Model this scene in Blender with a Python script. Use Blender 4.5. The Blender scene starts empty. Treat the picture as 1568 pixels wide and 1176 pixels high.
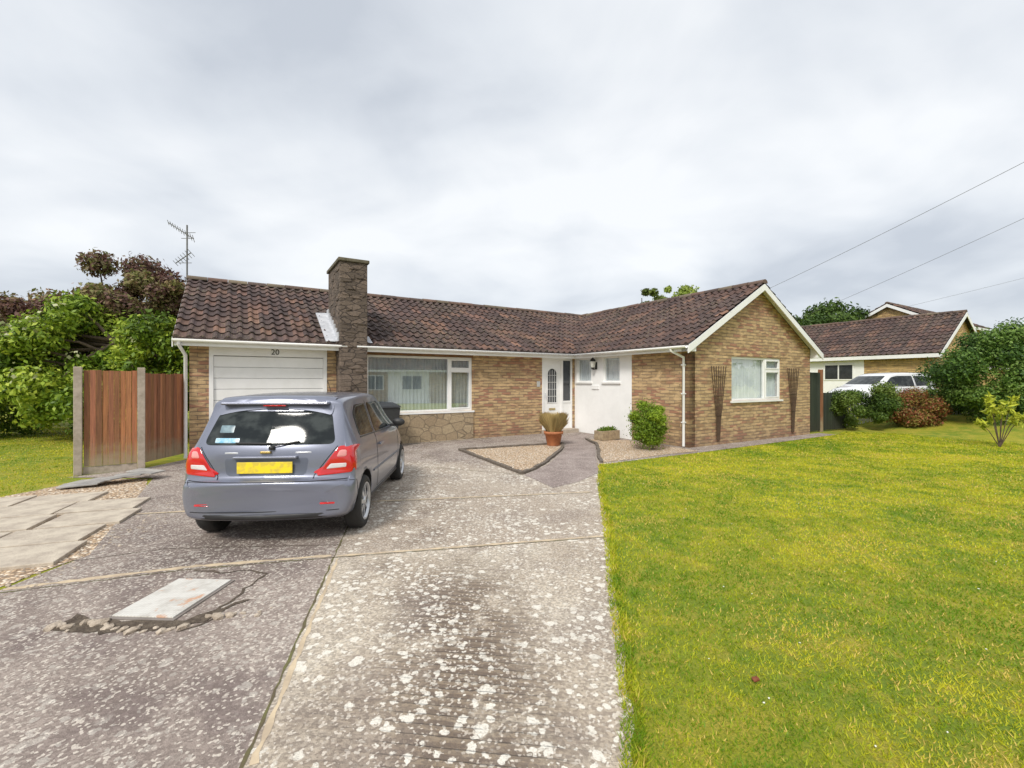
import bpy, bmesh, math, random
import numpy as np
from mathutils import Vector, Matrix
from mathutils.bvhtree import BVHTree
random.seed(7); rng=np.random.default_rng(7)
S=bpy.context.scene
S.view_settings.view_transform='Standard'; S.view_settings.look='None'; S.view_settings.exposure=0
COL=S.collection

# ---------------------------------------------------------------- helpers
def link(o,parent=None):
    COL.objects.link(o)
    if parent: o.parent=parent
    return o
def empty(name,loc=(0,0,0),rz=0):
    o=bpy.data.objects.new(name,None); o.location=loc; o.rotation_euler=(0,0,rz); o.empty_display_size=.3
    return link(o)
def mesh(name,v,f,mat=None,parent=None,smooth=False,midx=None):
    m=bpy.data.meshes.new(name); m.from_pydata([tuple(p) for p in v],[],f); m.update()
    for a in (mat if isinstance(mat,(list,tuple)) else [mat]):
        if a: m.materials.append(a)
    if midx: m.polygons.foreach_set('material_index',midx)
    if smooth: m.polygons.foreach_set('use_smooth',[True]*len(m.polygons))
    return link(bpy.data.objects.new(name,m),parent)
def bev(o,w,seg=2):
    b=o.modifiers.new('b','BEVEL'); b.width=w; b.segments=seg; b.limit_method='ANGLE'; return o
def box(name,x0,x1,y0,y1,z0,z1,mat,parent=None,b=0):
    x0,x1=sorted((x0,x1));y0,y1=sorted((y0,y1));z0,z1=sorted((z0,z1))
    v=[(x0,y0,z0),(x1,y0,z0),(x1,y1,z0),(x0,y1,z0),(x0,y0,z1),(x1,y0,z1),(x1,y1,z1),(x0,y1,z1)]
    f=[(0,3,2,1),(4,5,6,7),(0,1,5,4),(1,2,6,5),(2,3,7,6),(3,0,4,7)]
    o=mesh(name,v,f,mat,parent)
    if b: bev(o,b)
    return o
def boxes(name,lst,mat,parent=None,b=0):
    V=[];F=[]
    for (x0,x1,y0,y1,z0,z1) in lst:
        n=len(V)
        V+=[(x0,y0,z0),(x1,y0,z0),(x1,y1,z0),(x0,y1,z0),(x0,y0,z1),(x1,y0,z1),(x1,y1,z1),(x0,y1,z1)]
        F+=[tuple(n+i for i in q) for q in [(0,3,2,1),(4,5,6,7),(0,1,5,4),(1,2,6,5),(2,3,7,6),(3,0,4,7)]]
    o=mesh(name,V,F,mat,parent)
    if b: bev(o,b)
    return o
def tube(name,pts,r,mat,parent=None,segs=8,cyc=False):
    c=bpy.data.curves.new(name,'CURVE'); c.dimensions='3D'; s=c.splines.new('POLY'); s.points.add(len(pts)-1)
    rr=r if isinstance(r,(list,tuple)) else [r]*len(pts)
    for i,p in enumerate(pts): s.points[i].co=(*p,1); s.points[i].radius=rr[i]/max(rr)
    s.use_cyclic_u=cyc
    c.bevel_depth=max(rr); c.bevel_resolution=max(1,segs//4); c.use_fill_caps=True
    if mat: c.materials.append(mat)
    return link(bpy.data.objects.new(name,c),parent)
def lathe(name,prof,mat,parent=None,axis='z',segs=40,loc=(0,0,0),smooth=True):
    V=[];F=[];n=len(prof)
    for i in range(segs):
        a=2*math.pi*i/segs
        for r,h in prof:
            if axis=='z': V.append((r*math.cos(a)+loc[0],r*math.sin(a)+loc[1],h+loc[2]))
            else: V.append((h+loc[0],r*math.cos(a)+loc[1],r*math.sin(a)+loc[2]))
    for i in range(segs):
        j=(i+1)%segs
        for k in range(n-1): F.append((i*n+k,j*n+k,j*n+k+1,i*n+k+1))
    return mesh(name,V,F,mat,parent,smooth)

# ---- node helpers
class NT:
    def __init__(s,name):
        s.m=bpy.data.materials.new(name); s.m.use_nodes=True; s.t=s.m.node_tree; s.n=s.t.nodes
        s.p=s.n['Principled BSDF']; s.out=s.n['Material Output']
    def new(s,t,**k):
        n=s.n.new(t)
        for a,b in k.items(): setattr(n,a,b)
        return n
    def l(s,a,b): s.t.links.new(a,b)
    def set(s,inp,v):
        if isinstance(v,bpy.types.NodeSocket): s.l(v,inp)
        elif isinstance(v,(tuple,list)) and len(v)==3 and inp.type=='RGBA': inp.default_value=(*v,1)
        else: inp.default_value=v
    def obj(s): 
        return s.new('ShaderNodeTexCoord').outputs['Object']
    def pos(s): return s.new('ShaderNodeNewGeometry').outputs['Position']
    def noise(s,vec,scale,detail=4,rough=.55,dist=0):
        n=s.new('ShaderNodeTexNoise'); s.l(vec,n.inputs['Vector']); n.inputs['Scale'].default_value=scale
        n.inputs['Detail'].default_value=detail; n.inputs['Roughness'].default_value=rough; n.inputs['Distortion'].default_value=dist
        return n.outputs['Fac']
    def vor(s,vec,scale,feature='F1',out='Distance',rand=1):
        n=s.new('ShaderNodeTexVoronoi',feature=feature); s.l(vec,n.inputs['Vector']); n.inputs['Scale'].default_value=scale
        n.inputs['Randomness'].default_value=rand
        return n.outputs[out]
    def math(s,op,a,b=0,c=0,clamp=False):
        n=s.new('ShaderNodeMath',operation=op,use_clamp=clamp)
        s.set(n.inputs[0],a); s.set(n.inputs[1],b); s.set(n.inputs[2],c); return n.outputs[0]
    def mr(s,v,a,b,c=0,d=1):
        n=s.new('ShaderNodeMapRange'); n.interpolation_type='SMOOTHSTEP'
        s.set(n.inputs[0],v)
        for i,x in enumerate((a,b,c,d)): n.inputs[i+1].default_value=x
        return n.outputs[0]
    def mix(s,f,a,b,mode='MIX'):
        n=s.new('ShaderNodeMix',data_type='RGBA',blend_type=mode)
        s.set(n.inputs[0],f); s.set(n.inputs[6],a); s.set(n.inputs[7],b); return n.outputs[2]
    def mapv(s,vec,scale=(1,1,1),loc=(0,0,0),rot=(0,0,0)):
        n=s.new('ShaderNodeMapping'); s.l(vec,n.inputs[0]); n.inputs['Scale'].default_value=scale; n.inputs['Location'].default_value=loc; n.inputs['Rotation'].default_value=rot
        return n.outputs[0]
    def bump(s,h,dist=.01,strength=1,nrm=None):
        n=s.new('ShaderNodeBump'); s.l(h,n.inputs['Height']); n.inputs['Distance'].default_value=dist; n.inputs['Strength'].default_value=strength
        if nrm: s.l(nrm,n.inputs['Normal'])
        s.l(n.outputs[0],s.p.inputs['Normal']); return n.outputs[0]
    def fin(s,col=None,rough=None,metal=None):
        if col is not None: s.set(s.p.inputs['Base Color'],col)
        if rough is not None: s.set(s.p.inputs['Roughness'],rough)
        if metal is not None: s.p.inputs['Metallic'].default_value=metal
        return s.m
def simple(name,c1,c2=None,rough=.6,metal=0,scale=3,bs=None,bd=.002,coat=0,spec=None):
    t=NT(name); o=t.obj(); c2=c2 or tuple(x*.8 for x in c1)
    col=t.mix(t.mr(t.noise(o,scale,6,.65),.35,.68),c1,c2)
    if bs: t.bump(t.noise(o,bs,3),bd)
    if coat: t.p.inputs['Coat Weight'].default_value=coat; t.p.inputs['Coat Roughness'].default_value=.04
    if spec is not None: t.p.inputs['Specular IOR Level'].default_value=spec
    return t.fin(col,rough,metal)

# ---------------------------------------------------------------- materials
def comb_uv(t):
    s=t.new('ShaderNodeSeparateXYZ'); t.l(t.obj(),s.inputs[0])
    c=t.new('ShaderNodeCombineXYZ'); t.l(t.math('ADD',s.outputs[0],s.outputs[1]),c.inputs[0]); t.l(s.outputs[2],c.inputs[1])
    return c.outputs[0],s
def brick_mat(name,ca,cb,cc,mortar):
    t=NT(name); uv,s=comb_uv(t)
    nz=t.new('ShaderNodeTexNoise'); t.l(uv,nz.inputs['Vector']); nz.inputs['Scale'].default_value=6
    ad=t.new('ShaderNodeVectorMath',operation='MULTIPLY_ADD'); t.l(nz.outputs['Color'],ad.inputs[0]); ad.inputs[1].default_value=(.02,.02,0); t.l(uv,ad.inputs[2])
    uv2=ad.outputs[0]
    def bt(c1,c2):
        b=t.new('ShaderNodeTexBrick'); t.l(uv2,b.inputs['Vector'])
        b.inputs['Scale'].default_value=1; b.inputs['Brick Width'].default_value=.30; b.inputs['Row Height'].default_value=.082
        b.inputs['Mortar Size'].default_value=.008; b.inputs['Mortar Smooth'].default_value=.3; b.inputs['Bias'].default_value=0
        b.inputs['Color1'].default_value=(*c1,1); b.inputs['Color2'].default_value=(*c2,1); b.inputs['Mortar'].default_value=(*mortar,1)
        return b
    b=bt(ca,cb); b2=bt((0,0,0),(1,1,1)); b2.inputs['Mortar'].default_value=(0,0,0,1)
    red=t.math('MULTIPLY',t.mr(b2.outputs['Color'],.60,.72),t.mr(t.noise(uv,.7,3),.38,.52))
    red=t.math('ADD',red,t.math('MULTIPLY',t.mr(t.noise(t.mapv(uv,(.8,1.3,1),(3.7,1.2,0)),1.1,2),.57,.65),.7),clamp=True)
    col=t.mix(t.math('MULTIPLY',red,t.math('SUBTRACT',1,b.outputs['Fac'])),b.outputs['Color'],cc)
    pale=t.mr(t.noise(t.mapv(uv,(3.3,12.2,1)),1,1,.5),.52,.64)
    col=t.mix(t.math('MULTIPLY',pale,.6),col,tuple(min(1,x*1.4) for x in ca))
    dk=t.mr(t.noise(t.mapv(uv,(3.0,12.2,1),(4.2,7.7,0)),1,1,.5),.56,.68)
    col=t.mix(t.math('MULTIPLY',dk,.55),col,tuple(x*.6 for x in cb))
    col=t.mix(t.mr(t.noise(uv,45,5,.7),.35,.7,0,.4),col,(.22,.15,.09))
    dirt=t.mr(s.outputs[2],.0,.45,.6,0)
    col=t.mix(t.math('MULTIPLY',dirt,t.noise(uv,5,4)),col,(.12,.09,.07))
    h=t.math('ADD',t.math('MULTIPLY',b.outputs['Fac'],-1),t.math('MULTIPLY',t.noise(uv,60,3),.6))
    h=t.math('ADD',h,t.math('MULTIPLY',b2.outputs['Color'],.35))
    t.bump(h,.012,.9)
    return t.fin(col,.9)
BRICK=brick_mat('brick',(.58,.41,.22),(.36,.235,.12),(.40,.20,.125),(.23,.18,.125))
BRICK2=brick_mat('brick_yellow',(.60,.41,.17),(.47,.31,.12),(.42,.26,.12),(.34,.28,.18))
def stone_mat(name,scale,sx,ca,cb,cm,mort=.03):
    t=NT(name); uv,s=comb_uv(t)
    m=t.mapv(uv,sx)
    e=t.vor(m,scale,'DISTANCE_TO_EDGE'); c=t.vor(m,scale,'F1','Color')
    sp=t.new('ShaderNodeSeparateXYZ'); t.l(c,sp.inputs[0])
    col=t.mix(sp.outputs[0],ca,cb); col=t.mix(t.mr(t.noise(uv,18,6,.7),.35,.7,0,.7),col,tuple(x*.45 for x in ca))
    ed=t.mr(e,mort*.4,mort)
    col=t.mix(ed,cm,col)
    t.bump(t.math('ADD',t.math('ADD',ed,sp.outputs[1]),t.noise(uv,40,4)),.02,.8)
    return t.fin(col,.92)
STONE=stone_mat('rubble_stone',3.2,(1,1.5,1),(.50,.39,.25),(.34,.25,.16),(.24,.19,.13))
CHIM=stone_mat('chimney_stone',3.6,(1,2.8,1),(.21,.16,.125),(.10,.078,.06),(.065,.05,.042),.05)
def tile_mat(name):
    t=NT(name); a=t.new('ShaderNodeAttribute',attribute_name='Col'); o=t.obj()
    col=t.mix(t.mr(t.noise(o,1.3,4),.35,.65,0,.45),a.outputs['Color'],(.045,.028,.026))
    col=t.mix(t.mr(t.noise(o,22,5,.7),.55,.72,0,.8),col,(.17,.11,.085))
    col=t.mix(t.math('MULTIPLY',t.mr(t.noise(o,38,4,.6),.58,.66),t.mr(t.noise(o,.8,2),.4,.6)),col,(.30,.27,.15))
    t.bump(t.noise(o,90,3),.004,.6)
    return t.fin(col,.78)
TILE=tile_mat('roof_tile')
WHITE=simple('white_upvc',(.86,.86,.85),(.80,.80,.78),.35,scale=2)
RENDER=simple('white_render',(.88,.88,.87),(.83,.83,.82),.85,scale=2.5,bs=60,bd=.004)
def glass_mat(name,tint=(1,1,1),refl=.12):
    t=NT(name); t.n.remove(t.p)
    tr=t.new('ShaderNodeBsdfTransparent'); tr.inputs[0].default_value=(*tint,1)
    gl=t.new('ShaderNodeBsdfGlossy'); gl.inputs['Roughness'].default_value=.015; gl.inputs[0].default_value=(.95,.97,1,1)
    lw=t.new('ShaderNodeLayerWeight'); lw.inputs[0].default_value=.5
    f=t.math('ADD',t.math('MULTIPLY',t.math('POWER',lw.outputs['Facing'],4),.7),refl,clamp=True)
    mx=t.new('ShaderNodeMixShader'); t.l(f,mx.inputs[0]); t.l(tr.outputs[0],mx.inputs[1]); t.l(gl.outputs[0],mx.inputs[2]); t.l(mx.outputs[0],t.out.inputs[0])
    return t.m
GLASS=glass_mat('window_glass',(.93,.96,.96),.16)
GLASS2=glass_mat('plate_window_glass',(.85,.90,.90),.34)
CURT=simple('net_curtain',(.80,.82,.84),(.66,.69,.72),.9,scale=2)
CURT2=simple('grey_blind',(.62,.65,.66),(.48,.51,.53),.9,scale=2)
DARK=simple('dark_interior',(.03,.03,.035),(.02,.02,.02),.8)
WOOD=simple('brown_timber',(.24,.12,.05),(.15,.075,.03),.6,scale=8)
TREL=simple('trellis_timber',(.10,.06,.035),(.06,.035,.02),.7,scale=8)
BLACK=simple('black_iron',(.02,.02,.02),(.03,.03,.03),.5)
CABLE=simple('cable_grey',(.12,.12,.12),(.16,.16,.16),.6)
LEAD=simple('lead_flashing',(.58,.59,.62),(.42,.43,.46),.6,scale=8)
ALU_=simple('aerial_alu',(.12,.12,.12),(.2,.2,.2),.5)
CONC=simple('concrete_post',(.46,.39,.32),(.32,.27,.21),.9,scale=9,bs=60,bd=.004)
def fence_mat(name,a,b,c):
    t=NT(name); o=t.obj(); at=t.new('ShaderNodeAttribute',attribute_name='Col')
    g=t.noise(t.mapv(o,(60,60,2.2)),1,6,.7)
    col=t.mix(t.mr(g,.3,.7),a,b); col=t.mix(.8,col,at.outputs['Color'],'MULTIPLY')
    sp=t.new('ShaderNodeSeparateXYZ'); t.l(o,sp.inputs[0])
    low=t.mr(t.math('ADD',sp.outputs[2],t.math('MULTIPLY',t.noise(o,7,4),.6)),.40,.95,1,0)
    col=t.mix(t.math('MULTIPLY',low,.75),col,c)
    t.bump(g,.003,.6); return t.fin(col,.85)
FENCE=fence_mat('fence_timber',(.44,.19,.085),(.23,.10,.05),(.34,.29,.19))
GATEM=fence_mat('gate_green',(.04,.055,.035),(.02,.03,.02),(.03,.03,.02))

def leaf_mat(name,trans=.25):
    t=NT(name); a=t.new('ShaderNodeAttribute',attribute_name='Col')
    t.l(a.outputs['Color'],t.p.inputs['Base Color']); t.p.inputs['Roughness'].default_value=.5; t.p.inputs['Specular IOR Level'].default_value=.3
    tl=t.new('ShaderNodeBsdfTranslucent'); t.l(a.outputs['Color'],tl.inputs[0])
    mx=t.new('ShaderNodeMixShader'); mx.inputs[0].default_value=trans; t.l(t.p.outputs[0],mx.inputs[1]); t.l(tl.outputs[0],mx.inputs[2]); t.l(mx.outputs[0],t.out.inputs[0])
    return t.m
LEAF=leaf_mat('foliage_leaf'); BLADE=leaf_mat('grass_blade',.35)
BARK=simple('bark',(.14,.10,.07),(.07,.05,.035),.95,scale=12,bs=30,bd=.02)

# grass ground
t=NT('lawn_grass'); p=t.pos()
big=t.noise(p,.55,4,.6); mid=t.noise(p,3.5,4,.65); fine=t.noise(p,70,4,.75)
col=t.mix(t.mr(big,.38,.62),(.25,.33,.018),(.46,.43,.025))
col=t.mix(t.mr(mid,.46,.64,0,.8),col,(.60,.48,.06))
col=t.mix(t.mr(mid,.48,.30,0,.6),col,(.15,.26,.012))
col=t.mix(t.mr(fine,.38,.66,.55,0),col,(.10,.15,.012))
t.bump(fine,.03,.8); GRASS=t.fin(col,.9)

# drive
t=NT('driveway_concrete'); p=t.pos(); sp=t.new('ShaderNodeSeparateXYZ'); t.l(p,sp.inputs[0]); X,Y=sp.outputs[0],sp.outputs[1]
nb=t.noise(p,.9,5,.6)
m=t.math('ADD',t.math('ADD',X,t.math('MULTIPLY',Y,.223)),.70)
right=t.mr(m,-.02,.02)
right=t.math('MULTIPLY',right,t.mr(t.math('ADD',Y,t.math('MULTIPLY',X,-.1)),9.8,8.6))
left=t.mix(t.mr(nb,.35,.65),(.28,.225,.195),(.42,.35,.305))
rgt=t.mix(t.mr(nb,.35,.65),(.50,.415,.32),(.66,.58,.465))
far=t.mr(t.math('ADD',Y,t.math('MULTIPLY',X,-.21)),4.42,4.5)
rgt=t.mix(t.math('MULTIPLY',far,.55),rgt,(.46,.375,.30))
col=t.mix(right,left,rgt)
sx=t.math('ADD',X,t.math('ADD',t.math('MULTIPLY',Y,.15),-.12))
st=t.math('MULTIPLY',t.mr(t.math('ABSOLUTE',sx),.12,.66,1,0),t.math('MULTIPLY',t.mr(Y,4.3,3.2),right))
st=t.math('MULTIPLY',st,t.mr(t.noise(p,2.6,6,.7),.31,.52))
st2=t.math('MULTIPLY',t.mr(t.math('ABSOLUTE',t.math('ADD',X,t.math('MULTIPLY',Y,.20))),.2,.8,1,0),t.mr(t.noise(p,1.7,6,.7),.45,.62))
st=t.math('MAXIMUM',st,t.math('MULTIPLY',st2,.55))
col=t.mix(t.math('MULTIPLY',st,.9),col,(.15,.105,.072))
wv=t.new('ShaderNodeTexWave',wave_type='BANDS',bands_direction='Y'); t.l(t.mapv(p,(1,1,1),(0,0,0),(0,0,.12)),wv.inputs[0]); wv.inputs['Scale'].default_value=5.0; wv.inputs['Distortion'].default_value=.8; wv.inputs['Detail'].default_value=2
rib=t.math('MULTIPLY',t.mr(wv.outputs['Fac'],.35,.75),t.math('MULTIPLY',st,.5)); col=t.mix(rib,col,(.38,.30,.21))
dx=t.math('SUBTRACT',X,-2.5); dy=t.math('SUBTRACT',Y,4.25)
r2=t.math('ADD',t.math('MULTIPLY',t.math('MULTIPLY',dx,dx),.8),t.math('MULTIPLY',t.math('MULTIPLY',dy,dy),2.6))
shade_stain=t.math('MULTIPLY',t.mr(r2,.15,1.2,1,0),t.mr(t.noise(p,2.2,5,.6),.32,.6,.3,1))  # car's soft shadow and a stain, both painted into the concrete colour
col=t.mix(t.math('MULTIPLY',shade_stain,.75),col,(.12,.09,.08))
col=t.mix(t.math('MULTIPLY',t.mr(t.noise(t.mapv(p,(1,1,1),(5,2,0)),1.3,5,.65),.48,.66),t.math('SUBTRACT',.75,t.math('MULTIPLY',right,.4))),col,(.19,.145,.135))
agg=t.vor(p,75,'F1','Color'); ag=t.new('ShaderNodeSeparateXYZ'); t.l(agg,ag.inputs[0])
col=t.mix(t.mr(ag.outputs[0],.1,.95,.5,0),col,(.13,.10,.085))
col=t.mix(t.mr(ag.outputs[1],.78,.95,0,.7),col,(.72,.65,.56))
def lich(scale,thr,msk_a,msk_b,off):
    q=t.new('ShaderNodeVectorMath',operation='MULTIPLY_ADD'); n=t.new('ShaderNodeTexNoise'); t.l(p,n.inputs[0]); n.inputs['Scale'].default_value=26; n.inputs['Detail'].default_value=3
    t.l(n.outputs['Color'],q.inputs[0]); q.inputs[1].default_value=(.06,.06,0); t.l(p,q.inputs[2])
    mq=t.mapv(q.outputs[0],(1,1,1),off)
    vn=t.new('ShaderNodeTexVoronoi'); t.l(mq,vn.inputs['Vector']); vn.inputs['Scale'].default_value=scale
    cs=t.new('ShaderNodeSeparateXYZ'); t.l(vn.outputs['Color'],cs.inputs[0])
    r=t.math('MULTIPLY',cs.outputs[0],thr)
    d=t.mr(t.math('SUBTRACT',r,vn.outputs['Distance']),0,.06)
    return t.math('MULTIPLY',d,t.mr(t.noise(mq,1.1,4),msk_a,msk_b))
li=t.math('MAXIMUM',lich(15,.47,.42,.52,(1,3,0)),t.math('MAXIMUM',lich(24,.5,.43,.53,(7,1,0)),lich(9.5,.40,.45,.53,(2,8,0))))
li=t.math('MULTIPLY',li,t.math('ADD',.30,t.math('MULTIPLY',right,.60)))
li=t.math('MULTIPLY',li,t.mr(t.noise(p,90,3),.3,.55,.5,1))
col=t.mix(li,col,(.82,.78,.69))
t.bump(t.math('ADD',ag.outputs[0],t.math('ADD',t.noise(p,140,3),t.math('MULTIPLY',rib,3))),.007,.8)
DRIVE=t.fin(col,.88)
t=NT('dark_path'); p=t.pos()
agg=t.vor(p,70,'F1','Color'); ag=t.new('ShaderNodeSeparateXYZ'); t.l(agg,ag.inputs[0])
col=t.mix(t.mr(t.noise(p,2,5,.6),.35,.65),(.26,.205,.185),(.38,.31,.28)); col=t.mix(t.mr(ag.outputs[0],.1,.9,.4,0),col,(.12,.095,.09)); col=t.mix(t.mr(ag.outputs[1],.8,.95,0,.6),col,(.6,.54,.48))
t.bump(ag.outputs[0],.005,.6); PATH=t.fin(col,.85)
t=NT('pea_gravel'); p=t.pos(); c=t.vor(p,36,'F1','Color'); d=t.vor(p,36)
cs=t.new('ShaderNodeSeparateXYZ'); t.l(c,cs.inputs[0])
col=t.mix(cs.outputs[0],(.72,.54,.36),(.46,.32,.20)); col=t.mix(t.mr(cs.outputs[1],.65,.85),col,(.86,.76,.62)); col=t.mix(t.mr(d,.38,.72,0,.8),col,(.18,.12,.08))
t.bump(t.math('SUBTRACT',1,d),.02,.9); GRAVEL=t.fin(col,.9)
SLAB=simple('paving_slab',(.58,.51,.41),(.38,.32,.26),.9,scale=4,bs=50,bd=.006)
SOIL=simple('soil',(.07,.05,.035),(.14,.11,.08),.95,scale=20,bs=50,bd=.02)
ROCK=simple('rubble',(.52,.44,.35),(.32,.26,.2),.9,scale=15,bs=60,bd=.01)
EDGE=simple('edging_stone',(.18,.15,.12),(.10,.08,.065),.9,scale=15,bs=60,bd=.01)
MOSS=simple('joint_moss',(.11,.085,.05),(.15,.15,.05),.95,scale=8)
PALEJ=simple('joint_mortar',(.62,.50,.34),(.44,.35,.25),.95,scale=6)

# ---------------------------------------------------------------- camera, world, light
cam=bpy.data.cameras.new('camera'); co=link(bpy.data.objects.new('camera',cam)); co.location=(0,0,1.6); co.rotation_euler=(math.radians(90),0,0)
cam.lens=16; cam.sensor_width=36; cam.shift_y=-.002; cam.clip_end=3000; cam.clip_start=.05; S.camera=co
w=bpy.data.worlds.new('World'); S.world=w; w.use_nodes=True; nt=w.node_tree; nn=nt.nodes; L=nt.links.new
bg=nn['Background']; out=nn['World Output']
SE,SA=math.radians(46),math.radians(202)
sky=nn.new('ShaderNodeTexSky'); sky.sky_type='NISHITA'; sky.sun_disc=False; sky.sun_elevation=SE; sky.sun_rotation=SA; L(sky.outputs[0],bg.inputs[0]); bg.inputs[1].default_value=.1
tc=nn.new('ShaderNodeTexCoord'); sx=nn.new('ShaderNodeSeparateXYZ'); L(tc.outputs['Generated'],sx.inputs[0])
def wm(op,a,b):
    n=nn.new('ShaderNodeMath'); n.operation=op
    for i,x in enumerate((a,b)):
        if isinstance(x,(int,float)): n.inputs[i].default_value=x
        else: L(x,n.inputs[i])
    return n.outputs[0]
zz=wm('ADD',wm('MAXIMUM',sx.outputs[2],0),.28)
cx=nn.new('ShaderNodeCombineXYZ'); L(wm('DIVIDE',sx.outputs[0],zz),cx.inputs[0]); L(wm('DIVIDE',sx.outputs[1],zz),cx.inputs[1])
def wn(scale,det,off,dist=0,sc=(1,1,1)):
    mp=nn.new('ShaderNodeMapping'); L(cx.outputs[0],mp.inputs[0]); mp.inputs['Location'].default_value=off; mp.inputs['Scale'].default_value=sc
    n=nn.new('ShaderNodeTexNoise'); L(mp.outputs[0],n.inputs[0]); n.inputs['Scale'].default_value=scale; n.inputs['Detail'].default_value=det; n.inputs['Roughness'].default_value=.5; n.inputs['Distortion'].default_value=dist
    return n.outputs['Fac']
cl=wm('ADD',wm('MULTIPLY',wn(.75,4,(4.3,1.2,0),.4,(.85,1.2,1)),.68),wm('MULTIPLY',wn(2.2,6,(1,6,0),.3),.32))
cr=nn.new('ShaderNodeValToRGB'); L(cl,cr.inputs[0]); e=cr.color_ramp.elements
e[0].position=.37; e[0].color=(.53,.57,.63,1); e[1].position=.58; e[1].color=(.86,.88,.90,1)
e=cr.color_ramp.elements.new(.47); e.color=(.70,.735,.78,1)
bg2=nn.new('ShaderNodeBackground'); L(cr.outputs[0],bg2.inputs[0]); bg2.inputs[1].default_value=1.2
mx=nn.new('ShaderNodeMixShader'); mx.inputs[0].default_value=.9; L(bg.outputs[0],mx.inputs[1]); L(bg2.outputs[0],mx.inputs[2]); L(mx.outputs[0],out.inputs[0])
sl=bpy.data.lights.new('sun','SUN'); sl.energy=2.9; sl.angle=math.radians(14); sl.color=(1,.955,.88); so=link(bpy.data.objects.new('sun',sl))
sd=Vector((math.sin(SA)*math.cos(SE),math.cos(SA)*math.cos(SE),math.sin(SE))); so.rotation_euler=sd.to_track_quat('Z','Y').to_euler(); so.location=sd*50

# ---------------------------------------------------------------- ground
ANG=math.radians(31.2); O=Vector((-6.7,9.45)); D1=Vector((math.cos(ANG),math.sin(ANG))); D2=Vector((-math.sin(ANG),math.cos(ANG)))
def W(u,v,z=0): q=O+D1*u+D2*v; return (q.x,q.y,z)
def gz(x,y):
    u=(Vector((x,y))-O).dot(D1); s=min(1,max(0,(u-18.3)/2.8)); return .48*s*s*(3-2*s)
cs=sorted(set([-1500,-600,-250,-120,-70]+list(range(-50,51,1))+[70,120,250,600,1500]))
V=[(x,y,gz(x,y)) for y in cs for x in cs]; n=len(cs)
mesh('ground',V,[(j*n+i,j*n+i+1,(j+1)*n+i+1,(j+1)*n+i) for j in range(n-1) for i in range(n-1)],GRASS,smooth=True)
def dense(pts,step=.12,amp=.0):
    o=[]
    for a,b in zip(pts[:-1],pts[1:]):
        k=max(1,int(math.dist(a,b)/step))
        for i in range(k): o.append((a[0]+(b[0]-a[0])*i/k+random.uniform(-amp,amp),a[1]+(b[1]-a[1])*i/k+random.uniform(-amp,amp)))
    o.append(pts[-1]); return o
def sheet(name,pts,z,mat): return mesh(name,[(x,y,z) for x,y in pts],[tuple(range(len(pts)))],mat)
EDGE_R=[(1.72,8.8),(1.5,7.7),(1.36,6.97),(1.18,5.8),(1.01,4.74),(.79,3.54),(.66,2.69),(.57,2.165),(.5,1.89),(.32,.5),(.1,-3.2)]
drv=[(-3.2,-3.2)]+[(-3.72,2.4),(-3.92,3.45),(-3.9,4.2),(-5.25,6.4),(-5.95,7.55),(-7.45,7.6),(-6.8,8.3),(-6.7,9.46)]+[W(10.2,-.0)[:2],W(10.2,-4.36)[:2],W(16.4,-4.36)[:2],W(16.4,-4.85)[:2],W(9.9,-4.95)[:2]]+dense(EDGE_R,.07,.014)
sheet('driveway',drv,.006,DRIVE)
sheet('pavement',[(-60,-5),(14,-5),(14,-3.2),(-60,-3.2)],.005,SLAB)
sheet('road',[(-60,-11),(14,-11),(14,-5.12),(-60,-5.12)],.004,simple('asphalt',(.06,.06,.06),(.045,.045,.045),.9,scale=30))
box('road_kerb',-60,14,-5.12,-5,0,.1,CONC)
bedL=[(-1.23,10.62),(.2,11.25),(1.31,11.74),(1.25,11.1),(1.08,10.4),(.85,9.6),(.62,8.85),(.42,8.3),(.18,7.85)]
sheet('gravel_bed',bedL,.014,GRAVEL)
def edging(name,pts,cyc):
    pts=dense(pts+([pts[0]] if cyc else []),.22,.012)
    par=empty(name)
    for i,(a,b) in enumerate(zip(pts[:-1],pts[1:])):
        d=Vector(b)-Vector(a); L_=d.length
        if L_<.03: continue
        o=box('stone_%d'%i,-L_/2+.006,L_/2-.006,-.035,.035,0,.045+random.uniform(0,.02),EDGE,par,.008)
        o.location=((a[0]+b[0])/2,(a[1]+b[1])/2,0); o.rotation_euler=(0,0,math.atan2(d.y,d.x))
edging('bed_edging',bedL,True)
bedR=[(2.05,12.6),(2.15,11.6),(2.02,10.6),(1.85,9.7),(1.76,8.95),(2.6,9.45),(3.4,10.0),W(9.95,-4.85)[:2],W(9.95,-4.3)[:2],W(9.95,-2.6)[:2]]
sheet('gravel_bed',bedR,.014,GRAVEL)
edging('bed_edging',[(2.05,12.6),(2.15,11.6),(2.02,10.6),(1.85,9.7),(1.76,8.95)],False)
sheet('garden_path',[(1.38,11.72),(1.16,10.3),(.7,8.8),(.22,7.78),(.62,6.84),(1.05,7.25),(1.6,8.1),(1.68,8.9),(1.78,9.7),(1.95,10.6),(2.08,11.6),(1.98,12.6),W(10.1,-.9)[:2],W(8.2,-.9)[:2]],.010,PATH)
def ribbon(pts,w,z,amp=.006):
    pts=dense(pts,.06,amp); V=[];F=[]
    for i,q in enumerate(pts):
        a=Vector(pts[max(0,i-1)]);b=Vector(pts[min(len(pts)-1,i+1)]); d=(b-a).normalized(); nrm=Vector((-d.y,d.x)); ww=w*random.uniform(.4,1.3)/2
        V+=[(q[0]+nrm.x*ww,q[1]+nrm.y*ww,z),(q[0]-nrm.x*ww,q[1]-nrm.y*ww,z)]
        if i: F.append((2*i-2,2*i-1,2*i+1,2*i))
    return V,F
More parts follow.
